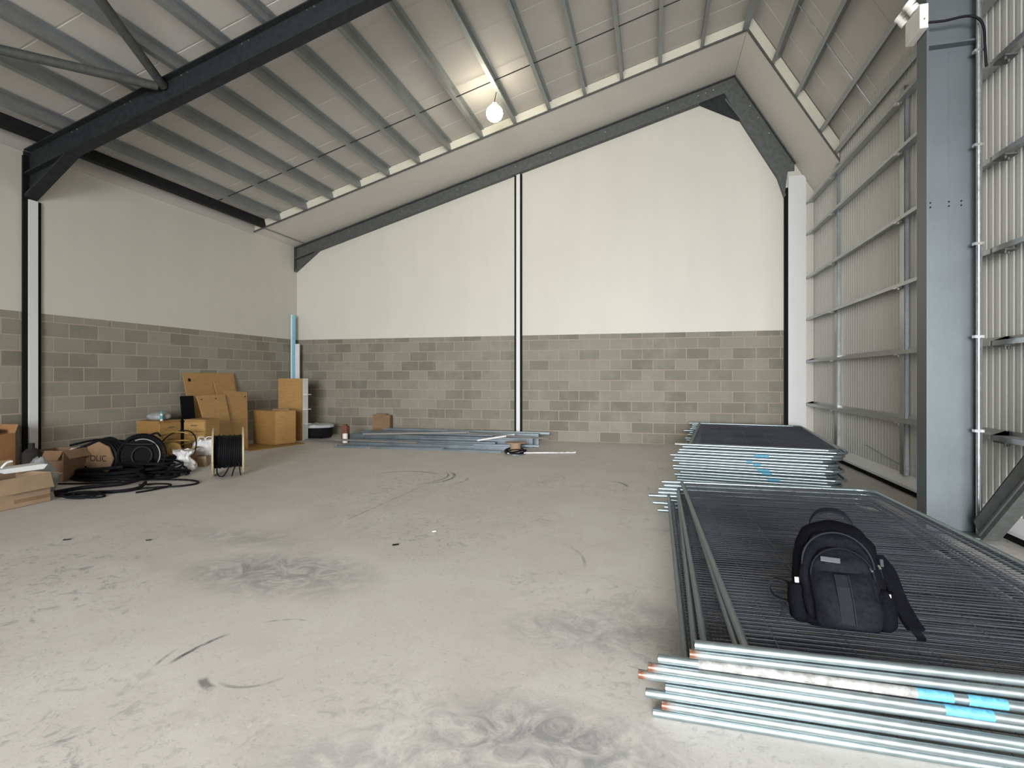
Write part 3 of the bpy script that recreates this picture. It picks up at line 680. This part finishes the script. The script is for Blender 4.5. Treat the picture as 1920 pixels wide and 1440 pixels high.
board('leaning_board', 9.02, 9.55, -8.27, 1.32, 'narrow upright beech board leaning over the right half of the largest one', topx=XL+.10)
board('leaning_board', 8.42, 8.90, -7.72, 1.09, 'slanted beech board at the right of the leaning group', topx=-8.12, holes=((.58, 1.08, .016),), shape=[(-.24, 0), (.24, 0), (.68, 1.18), (.08, 1.22)])
board('leaning_board', 7.94, 8.46, -7.60, 1.08, 'front beech board with two small holes leaning in the group', topx=-8.06, holes=((-.12, 1.09, .013), (.22, 1.10, .013)), shape=[(-.26, 0), (.26, 0), (.47, 1.17), (-.20, 1.17)])
board('black_board', 7.99, 8.28, -8.30, 1.07, 'tall black board standing between the two drawer pedestals', 'blackboard', topx=-8.41, group=None)
# beech cupboard near the corner with a carton flap on top, standing on a flat sheet
t = thing('cupboard', (0, 0, .018), 'low beech cupboard near the far left corner with brown card on top', 'cabinet')
MB().prism([(-8.18, 9.60), (-7.555, 9.49), (-7.37, 9.90), (-7.98, 10.02)], 0, .70, 'z').build('body', M['beech2'], t, bevel=.003)
MB().prism([(-7.553, 9.492), (-7.371, 9.894), (-7.357, 9.888), (-7.539, 9.486)], .01, .69, 'z').build('door', M['beech'], t, bevel=.002)
o = MB().prism([(-.22, .18), (.06, -.22), (.24, .06), (.05, .36)], .0, .012, 'z').prism([(.0, -.16), (.24, .06), (.27, .02), (.03, -.2)], -.01, .03, 'z').build('card_sheet', M['card']); o.location = (-7.70, 9.75, .722)
tag(o, 'crumpled brown card sheet lying on top of the beech cupboard', 'cardboard')
t = thing('shelf_unit', (-7.86, 10.45, 0), 'tall open beech shelf unit behind the low cupboard, beside the black tub', 'shelf')
MB().box(-.36, .26, -.02, .0, 0, 1.39).build('back_panel', M['beech'], t); MB().box(.245, .26, 0, .20, 0, 1.39).build('side_panel', M['boxing'], t)
for z in (.36, .69, 1.02): MB().box(.26, .37, .02, .16, z, z+.016).build('shelf', M['boxing'], t)
tag(MB().prism([(-8.3, 9.15), (-7.45, 8.68), (-7.18, 9.95), (-7.85, 10.25)], 0, .016, 'z').build('floor_sheet', M['beech2']), 'flat beech sheet lying on the floor under the low cupboard', 'board')
# long white and blue sections standing in the corner
tag(MB().box(-8.72, -8.665, 11.52, 11.60, .0, 2.97).build('wall_section', M['boxing']), 'tallest white plastic section standing in the far left corner', 'strip')
tag(MB().prism([(-8.655, 11.49), (-8.61, 11.49), (-8.59, 11.53), (-8.655, 11.56)], .0, 2.95, 'z').build('wall_section', M['blue']), 'tall pale blue strip standing in the far left corner beside the white ones', 'strip')
tag(MB().box(-8.575, -8.46, 11.50, 11.53, .0, 2.24).build('wall_section', M['boxing']), 'shorter white strip standing in the far left corner, ending below the white wall', 'strip')
t = thing('round_tub', (-7.58, 11.02, .02), 'black round tub with a pale crumpled lid by the far left corner', 'tub')
MB().tube([(0, 0, 0), (0, 0, .03), (0, 0, .25)], [.28, .31, .315], 28).build('tub_body', M['black'], t, smooth=True)
b = MB(); rings = []
for i, (rr_, zz_) in enumerate(((.335, .235), (.345, .26), (.33, .29), (.22, .31), (.05, .315))):
    rings.append([(rr_*(1+.05*noise.noise(Vector((j*.8, i*.5, 2))))*math.cos(2*PI*j/24), rr_*(1+.05*noise.noise(Vector((j*.8, i*.5, 7))))*math.sin(2*PI*j/24), zz_+.03*noise.noise(Vector((j*.6, i, 4)))) for j in range(24)])
b.loft(rings).build('lid', M['tubwhite'], t, smooth=True)
# ------------------------------------------------------------------ steel sections and pipes along the far wall
SEC = [((-7.75, 10.75, .006), (-5.40, 9.72, .006), .30, .012, 'flat', 'pale flat board on the floor between the black tub and the steel pile', 'concrete'),
 ((-6.23, 9.62, .0), (-3.95, 9.78, .0), .12, .04, 'c', 'steel channel lying at the front left of the pile by the far wall', None),
 ((-6.05, 9.95, .0), (-2.60, 10.10, .0), .12, .08, 'c', 'long steel channel second from the front of the pile', None),
 ((-6.15, 10.15, .0), (-3.05, 10.33, .0), .10, .12, 'c', 'steel channel behind the second one, its left end by the brown bricks', None),
 ((-6.39, 10.50, .0), (-2.34, 10.60, .0), .14, .19, 'c', 'deep steel channel in the middle of the pile', None),
 ((-6.30, 10.80, .0), (-2.33, 11.10, .0), .12, .23, 'c', 'deep steel channel nearest but one to the far wall', None),
 ((-5.88, 11.0, .235), (-2.14, 11.3, .20), .10, .035, 'c', 'steel channel lying on top at the back of the pile', None),
 ((-6.09, 10.62, .195), (-3.21, 10.66, .195), .06, .03, 'c', 'narrow steel section lying on top of the middle channel', None),
 ((-4.06, 9.72, .0), (-2.75, 9.72, .0), .08, .03, 'c', 'short steel section on the floor left of the small reel', None),
 ((-4.66, 10.38, .125), (-2.50, 10.48, .125), .08, .03, 'c', 'steel section lying across the middle of the pile, right half', None),
 ((-3.40, 10.02, .085), (-2.12, 10.12, .085), .07, .02, 'c', 'short steel section at the right end of the pile behind the reel', None),
 ((-5.26, 9.98, .085), (-2.98, 10.06, .085), .05, .018, 'c', 'thin steel section lying on the second channel from the front', None)]
SEC += [((-5.95, 10.22, .20), (-3.75, 10.72, .24), .07, .03, 'c', 'narrow steel section lying slantwise over the left half of the pile', 'studdust'),
 ((-4.3, 10.80, .24), (-1.95, 10.35, .20), .06, .03, 'c', 'narrow steel section lying slantwise over the right half of the pile', 'studdust'),
 ((-6.45, 10.02, .085), (-4.6, 10.0, .085), .09, .03, 'c', 'short dusty section on the front left of the pile', 'studdust')]
for A, B, wd, h, kind, lab, mt in SEC:
    A, B = Vector(A), Vector(B); d = B-A; Lh = d.length
    o = None
    if kind == 'flat': b = MB().box(0, Lh, -wd/2, wd/2, 0, h)
    else:
        tt = .006; b = MB().prism([(-wd/2, 0), (wd/2, 0), (wd/2, h), (wd/2-tt, h), (wd/2-tt, tt), (-wd/2+tt, tt), (-wd/2+tt, h), (-wd/2, h)], 0, Lh, 'x')
        if h > .05: b = MB().prism([(-wd/2, 0), (wd/2, 0), (wd/2, tt), (-wd/2+tt, tt), (-wd/2+tt, h-tt), (wd/2, h-tt), (wd/2, h), (-wd/2, h)], 0, Lh, 'x')
    o = b.build('flat_board' if kind == 'flat' else 'steel_channel', M[mt] if mt else M['steelstud'])
    o.location = A; o.rotation_euler = (0, -math.asin(d.z/Lh), math.atan2(d.y, d.x))
    tag(o, lab, 'board' if kind == 'flat' else 'steel section', None if kind == 'flat' else 'steel sections in the pile by the far wall')
t = thing('silver_pipe', (-2.60, 9.55, 0), 'long bright silver pipe ending right of the small reel', 'pipe', rz=math.atan2(.36, 1.2))
MB().cyl((0, 0, .022), (1.27, 0, .022), .020, 12).build('pipe', M['silver'], t, smooth=True); MB().cyl((1.10, 0, .027), (1.14, 0, .027), .027, 12).cyl((1.24, 0, .03), (1.27, 0, .03), .030, 12).build('collar', M['silver'], t, smooth=True)
o = MB().prism([(-.03, 0), (.03, 0), (.03, .03), (-.03, .03)], 0, .80, 'x').build('white_channel', M['boxing']); o.location = (-3.38, 10.15, .15); o.rotation_euler = (0, -.10, math.atan2(.5, .65)); tag(o, 'short white channel slanting on top of the steel pile behind the reel', 'strip')
t = thing('wooden_reel', (-2.47, 9.66, 0), 'small brown reel standing in a coil of black cable by the far wall', 'reel')
MB().cyl((0, 0, .0), (0, 0, .012), .20, 24).build('lower_flange', M['steelstud'], t); MB().cyl((0, 0, .012), (0, 0, .20), .10, 20).build('core', M['cardtan'], t, smooth=True)
MB().prism([(.2*math.cos(a)*(1+.12*math.sin(3*a)), .2*math.sin(a)) for a in [2*PI*k/18 for k in range(18)]], .20, .215, 'z').build('upper_flange', M['cardtan'], t)
b = MB()
for k, (r_, z_) in enumerate(((.17, .03), (.19, .045), (.16, .06), (.20, .06), (.18, .08))): b.tube([(r_*math.cos(a)+.01*math.sin(2*a+k), r_*math.sin(a), z_+.02*math.sin(a*2+k)) for a in [2*PI*j/26 for j in range(26)]], .011, 6, closed=True)
b.build('cable_coil', M['cable'], t, smooth=True)
for (x, y, sx, sy, sz, lab) in ((-6.50, 10.42, .14, .12, .36, 'tall red-brown block at the left end of the steel pile'), (-6.25, 11.60, .45, .10, .52, 'wide brown board standing against the far wall behind the red-brown block')):
    tag(MB().box(x-sx/2, x+sx/2, y-sy/2, y+sy/2, 0, sz).box(x-sx/3, x+sx/4, y-sy/3, y+sy/3, sz, sz+.03).build('brown_block', M['redbrown'] if sx < .2 else M['card']), lab, 'block')
t = thing('sealant_tube', (-6.38, 10.22, .0), 'small white can in front of the red-brown block', 'can'); MB().cyl((0, 0, 0), (0, 0, .2), .055, 16).build('can_body', M['pvcwhite'], t, smooth=True); MB().cyl((0, 0, .2), (0, 0, .215), .05, 16).build('lid', M['boxing'], t, smooth=True)
# ------------------------------------------------------------------ boxes, bags and cable on the left
def carton(loc, w_, d_, h, rz, label, m='cardtan', flaps=(), name='cardboard_box', inside=None):
    t = thing(name, loc, label, 'box', rz=math.radians(rz)); q = .006
    b = MB().box(-w_/2, w_/2, -d_/2, -d_/2+q, 0, h).box(-w_/2, w_/2, d_/2-q, d_/2, 0, h).box(-w_/2, -w_/2+q, -d_/2+q, d_/2-q, 0, h).box(w_/2-q, w_/2, -d_/2+q, d_/2-q, 0, h).box(-w_/2, w_/2, -d_/2, d_/2, 0, q)
    b.build('carton_body', M[m], t)
    for side, a, fl in flaps:    # hinged at the rim; a = angle down from horizontal outward
        if side == '+x': R_ = Matrix.Translation((w_/2, 0, h)) @ Matrix.Rotation(a, 4, 'Y'); b = MB().box(0, fl, -d_/2, d_/2, 0, .005, R_)
        if side == '-x': R_ = Matrix.Translation((-w_/2, 0, h)) @ Matrix.Rotation(-a, 4, 'Y'); b = MB().box(-fl, 0, -d_/2, d_/2, 0, .005, R_)
        if side == '-y': R_ = Matrix.Translation((0, -d_/2, h)) @ Matrix.Rotation(a, 4, 'X'); b = MB().box(-w_/2, w_/2, -fl, 0, 0, .005, R_)
        if side == '+y': R_ = Matrix.Translation((0, d_/2, h)) @ Matrix.Rotation(-a, 4, 'X'); b = MB().box(-w_/2, w_/2, 0, fl, 0, .005, R_)
        b.build('flap', M[m], t)
    return t
c = carton((-6.93, 4.33, 0), .50, .55, .33, 3, 'open tan cardboard box with a flap folded down at the left edge of the photo', flaps=(('+x', 1.25, .17), ('+y', .25, .14), ('-x', -1.0, .15), ('-y', 1.3, .15)))
MB().box(.251, .2525, -.10, .27, .05, .09).build('tape', M['card'], c)
tag(MB().tube([(-6.98, 4.24, .02), (-6.96, 4.22, .27)], [.13, .11], 10).build('wrapped_bundle', M['maroon']), 'dark maroon wrapped bundle inside the open tan box', 'bundle')
t = thing('plastic_tray', (-6.98, 4.62, .355), 'white plastic tray lying on the open tan box', 'tray', rz=math.radians(80))
t.location = (-7.05, 4.52, .345)
MB().prism([(-.20, .02), (-.16, 0), (.20, 0), (.24, .05), (.20, .06), (-.22, .05)], -.10, .10).build('tray_body', M['boxing'], t); MB().tube(smoothpath([(-.15, 0, .055), (-.10, 0, .11), (-.05, 0, .12)]), .012, 6).build('handle', M['boxing'], t)
def crumple(name, loc, rx, ry, h, m, label, cat='bag', seed=0, amp=.25, top=.35, parent=None, n=22, k=11, neck=False):
    rings = []
    for i in range(k+1):
        f = i/k; r_ = (math.sin(PI*min(1, .22+f*.62))**.7)*(1-(1-top)*max(0, f-.45)/.55)
        if neck: r_ = [.80, 1.0, 1.05, 1.02, .95, .84, .68, .52, .46, .60, .74, .85][i]
        rings.append([(rx*r_*(1+amp*noise.noise(Vector((math.cos(2*PI*j/n)*2.2+seed, math.sin(2*PI*j/n)*2.2, f*3)))+amp*.5*noise.noise(Vector((j*1.7, f*9, seed))))*math.cos(2*PI*j/n),
                       ry*r_*(1+amp*noise.noise(Vector((math.cos(2*PI*j/n)*2.2+seed+9, math.sin(2*PI*j/n)*2.2, f*3))))*math.sin(2*PI*j/n),
                       max(0, h*f+h*.16*(f**2)*noise.noise(Vector((j*1.3, seed, f*4))))) for j in range(n)])
    o = MB().loft(rings).build(name, M[m], parent); o.location = loc
    for p in o.data.polygons: p.use_smooth = (seed % 2 == 0)
    return o if parent else tag(o, label, cat)
crumple('plastic_bag', (-7.35, 4.95, 0), .17, .20, .42, 'clear', 'grey polythene bag slumped behind the open tan box', seed=2)
crumple('plastic_bag', (-6.87, 6.60, 0), .175, .16, .31, 'polyw', 'crumpled white plastic bag on the floor left of the cable spool', seed=1, amp=.38, neck=True, n=26)
carton((-7.00, 7.06, 0), .19, .15, .16, 25, 'small open beige box between the white bag and the cable spool', 'cardtan')
t = thing('paper_sack', (-7.20, 7.33, 0), 'white printed paper sack with loop handles behind the small beige box', 'bag', rz=math.radians(25))
crumple('sack_body', (0, 0, 0), .21, .12, .38, 'polyw', None, seed=7, amp=.10, top=.95, parent=t)
for s_ in (-.09, .03): MB().tube(smoothpath([(s_, -.02, .33), (s_, -.02, .42), (s_+.09, -.02, .42), (s_+.09, -.02, .33)]), .007, 6).build('handle', M['boxing'], t)
carton((-8.35, 4.98, 0), .42, .40, .68, 10, 'tall orange-brown cardboard box by the left wall at the photo edge', 'card2', flaps=(('+y', -1.2, .12),))
o = MB().box(-.14, .14, -.10, .10, 0, .05).box(-.14, -.06, -.05, .05, .05, .12).build('dark_tool', M['dusty']); o.location = (-8.36, 4.98, .69); tag(o, 'dark brown object on top of the tall orange-brown box', 'tool')
t = thing('dark_canister', (-8.02, 5.30, 0), 'dark grey canister behind the tall orange-brown box', 'canister')
MB().tube([(0, 0, 0), (0, 0, .42), (0, 0, .47)], [.10, .10, .05], 14).build('canister_body', M['dusty'], t, smooth=True); MB().cyl((0, 0, .47), (0, 0, .54), .035, 10).build('cap', M['dusty'], t)
carton((-7.98, 5.62, 0), .42, .36, .42, 14, 'open brown cardboard box at the left end of the cable heap', 'card', flaps=(('+x', .9, .14), ('-y', .9, .15)))
# dark cable drum with a round printed end
t = thing('cable_drum', (-7.36, 6.06, .0), 'dark cable drum with a round printed card end in the cable heap', 'cable drum', rz=0)
ax = Vector((-.11, .98, 0)).normalized()
Cn = Vector((-.27, -.16, .262))
disc(Cn, ax, .24, .02, 8).build('card_end', M['card'], t)
for k in range(1):
    cu = bpy.data.curves.new('print', 'FONT'); cu.body = 'OLIC'; cu.size = .12; cu.extrude = .001; cu.align_x = 'CENTER'; cu.align_y = 'CENTER'
    q = bpy.data.objects.new('print', cu); S.collection.objects.link(q)
    dg = bpy.context.evaluated_depsgraph_get(); me = bpy.data.meshes.new_from_object(q.evaluated_get(dg)); bpy.data.objects.remove(q)
    me.materials.clear(); me.materials.append(M['ink']); q = bpy.data.objects.new('printed_word', me); S.collection.objects.link(q); q.parent = t
    q.matrix_local = Matrix.Translation(Cn-ax*.0115) @ Matrix.Rotation(math.atan2(-ax.x, ax.y), 4, 'Z') @ Matrix.Rotation(PI/2, 4, 'X')
    PRN = q
b = MB()
for k in range(5):
    c_ = Cn+ax*(.05+.05*k); u = Vector((-ax.y, ax.x, 0)); rr_ = .235-.004*k
    b.tube([c_+u*rr_*math.cos(a)+Vector((0, 0, rr_*math.sin(a))) for a in [2*PI*j/24 for j in range(24)]], .024, 6, closed=True)
b.cyl(Cn+ax*.01, Cn+ax*.27, .22, 24); b.build('wound_cable', M['cable'], t, smooth=True)
# big black coil leaning behind and wide black mass
t = thing('black_drum', (-7.25, 6.24, 0), 'large black drum of cable with a pale tie in the middle of the heap', 'cable drum')
ax2 = Vector((.75, -.66, 0)).normalized(); u2 = Vector((.66, .75, 0)); C2 = Vector((0, 0, .285))
b = MB().cyl(C2-ax2*.13, C2+ax2*.10, .255, 28)
b.build('drum_core', M['blackboard'], t, smooth=True)
for s_, r_ in ((-.14, .285), (.11, .285)): 
    b = MB(); b.tube([C2+ax2*s_+u2*r_*math.cos(a)+Vector((0, 0, r_*math.sin(a)-.0)) for a in [2*PI*j/32 for j in range(32)]], .018, 6, closed=True); b.build('rim', M['cable'], t, smooth=True)
MB().tube([C2+ax2*.125+u2*.22*math.cos(a)+Vector((0, 0, .24*math.sin(a))) for a in [PI*(.62-j*.07) for j in range(14)]], .007, 5).build('pale_tie', M['clear'], t, smooth=True)
MB().tube([C2+ax2*.13+u2*.12*math.cos(a)+Vector((0, 0, .13*math.sin(a))) for a in [2*PI*j/20 for j in range(20)]], .012, 5, closed=True).build('hub_ring', M['dusty'], t, smooth=True)
def cablepath(name, pts, r, m, label, n=8, cat='cable', group=None):
    return tag(MB().tube(smoothpath(pts, n), r, 7).build(name, M[m], smooth=True), label, cat, group)
def coil(name, c, rx, ry, turns, r, m, label, seed=0, h=.10, cat='cable', a0=0, jit=.12):
    pts = []; rr = random.Random(seed); ph = [rr.uniform(0, 6) for _ in range(4)]
    nn = int(turns*16)
    for k in range(nn):
        a = a0+2*PI*k/16; q = 1+jit*math.sin(a*.37+ph[0])+jit*.6*math.sin(a*1.31+ph[1])
        pts.append((c[0]+rx*q*math.cos(a)+.05*math.sin(a*.21+ph[2]), c[1]+ry*q*math.sin(a)+.04*math.sin(a*.27+ph[3]), c[2]+r+h*(.5+.5*math.sin(a*.53+ph[1]))*(k/nn+.15)))
    return tag(MB().tube(pts, r, 6).build(name, M[m], smooth=True), label, cat)
coil('cable_coil', (-7.35, 5.80, 0), .50, .20, 7, .022, 'cable', 'thick tangled black cable along the foot of the heap', 3, .16)
coil('cable_coil', (-7.05, 6.12, 0), .42, .22, 6, .020, 'cable', 'loose black cable loops in front of the black drum', 5, .20)
coil('cable_coil', (-6.85, 6.30, .0), .30, .16, 6, .016, 'cable', 'black cable tangle at the right end of the heap beside the white bag', 8, .22)
coil('cable_coil', (-6.55, 4.86, 0), .22, .12, 4, .011, 'cable', 'small tangled loops of black cable on the bare floor beside the open tan box', 13, .05, jit=.25)
cablepath('black_cable', [(-6.98, 4.86, .03), (-6.90, 5.10, .04), (-6.75, 5.30, .04), (-6.60, 5.45, .05), (-6.60, 5.70, .08), (-6.90, 5.85, .10)], .026, 'cable', 'thick black cable bundle running from the floor coil up to the heap')
cablepath('black_cable', [(-6.88, 4.80, .02), (-6.62, 5.00, .02), (-6.35, 5.15, .02), (-6.25, 5.33, .03), (-6.45, 5.60, .04)], .022, 'cable', 'black cable along the front edge of the floor tangle')
cablepath('black_cable', [(-6.75, 5.75, .03), (-6.50, 5.92, .015), (-6.20, 5.98, .015), (-5.95, 5.93, .015), (-5.84, 5.80, .015), (-5.92, 5.62, .015), (-6.15, 5.47, .015), (-6.30, 5.30, .015), (-6.36, 5.22, .015)], .0125, 'cable', 'long black cable loop reaching out on the floor towards the spool')
cablepath('black_cable', [(-6.5, 5.55, .015), (-6.28, 5.68, .015), (-6.10, 5.66, .015), (-6.02, 5.52, .02), (-6.05, 5.35, .015), (-6.1, 5.17, .015)], .0115, 'cable', 'shorter inner black cable loop on the floor in front of the heap')
cablepath('black_cable', [(-7.75, 5.30, .012), (-7.35, 5.42, .012), (-7.05, 5.50, .02), (-6.8, 5.55, .04)], .011, 'cable', 'thin black cable running along the floor behind the open tan box')
cablepath('black_cable', [(-8.10, 5.85, .44), (-7.75, 5.98, .52), (-7.40, 6.10, .50), (-7.15, 6.22, .56), (-7.05, 6.30, .60), (-6.98, 6.30, .56)], .016, 'cable', 'black cable draped over the top of the heap')
cablepath('black_cable', [(-7.90, 5.80, .40), (-7.65, 6.05, .535), (-7.30, 6.02, .47), (-7.0, 6.2, .45)], .020, 'cable', 'thick black cable lying over the printed drum')
# yellow cable coils, amber roll, small stuff behind
coil('cable_coil', (-7.45, 7.02, .0), .30, .16, 7, .010, 'yellow', 'yellowish cable coils piled behind the black drum', 21, .48)
cablepath('black_cable', [(-7.62, 6.80, .30), (-7.50, 6.95, .50), (-7.30, 7.05, .56), (-7.14, 7.05, .50), (-7.04, 7.0, .36), (-7.04, 6.95, .20)], .010, 'cable', 'thin dark cable arching high over the yellowish coils')
t = thing('tape_roll', (-7.28, 6.78, .0), 'amber roll lying among the yellowish coils', 'roll')
MB().cyl((0, 0, .30), (.07, -.03, .30), .10, 20).build('roll_body', M['yellow'], t, smooth=True); MB().cyl((.06, -.028, .30), (.075, -.033, .30), .05, 16).build('core', M['beech'], t); MB().box(-.06, .10, -.08, .06, 0, .20).build('base_block', M['card'], t)
carton((-7.15, 6.92, 0), .26, .20, .24, 40, 'low reddish cardboard box behind the white plastic bag', 'card2')
tag(MB().tube([(-7.22, 6.72, .285), (-7.0, 6.86, .255)], .014, 8).build('white_tube', M['boxing']), 'short white tube resting across the low reddish box', 'tube')
crumple('black_bag', (-7.09, 6.62, 0), .12, .12, .22, 'blackboard', 'black bag slumped left of the white plastic bag', seed=4, amp=.15, top=.8)
crumple('black_bag', (-7.70, 5.80, 0), .34, .16, .11, 'blackboard', 'flat black plastic sack under the printed drum and the cable heap', seed=6, amp=.2, top=.8)
b = MB()
for k in range(7):
    a = k*.9; b.tube(smoothpath([(-7.86+.02*math.sin(a), 5.70+.02*k, .43), (-7.83+.03*math.cos(a), 5.66, .36+.01*k), (-7.86+.04*math.sin(2*a), 5.62, .30), (-7.83+.05*math.cos(a), 5.60, .20-.01*k)]), .006, 5)
tag(b.build('string_bundle', M['polyw'], smooth=True), 'pale tangled string hanging at the left of the printed drum', 'string')
# scraps on the floor
for (x, y, r_, lab, m) in ((-2.11, 4.15, .028, 'small black scrap on the bare floor in the middle of the room', 'black'), (-1.95, 4.6, .018, 'tiny pale chip on the floor beyond the black scrap', 'polyw'), (-4.95, 3.55, .03, 'small dark crumb on the floor at the left, nearer the wall', 'dusty'), (-4.25, 3.72, .02, 'dark twig-like scrap on the floor at left', 'dusty')):
    o = MB().prism([(-r_, -r_*.3), (-r_*.2, -r_*.5), (r_, -r_*.1), (r_*.8, r_*.4), (-r_*.1, r_*.2), (-r_*.8, r_*.35)], 0, .008, 'z').build('floor_scrap', M[m]); o.location = (x, y, .0005); o.rotation_euler = (0, 0, .5); tag(o, lab, 'scrap')
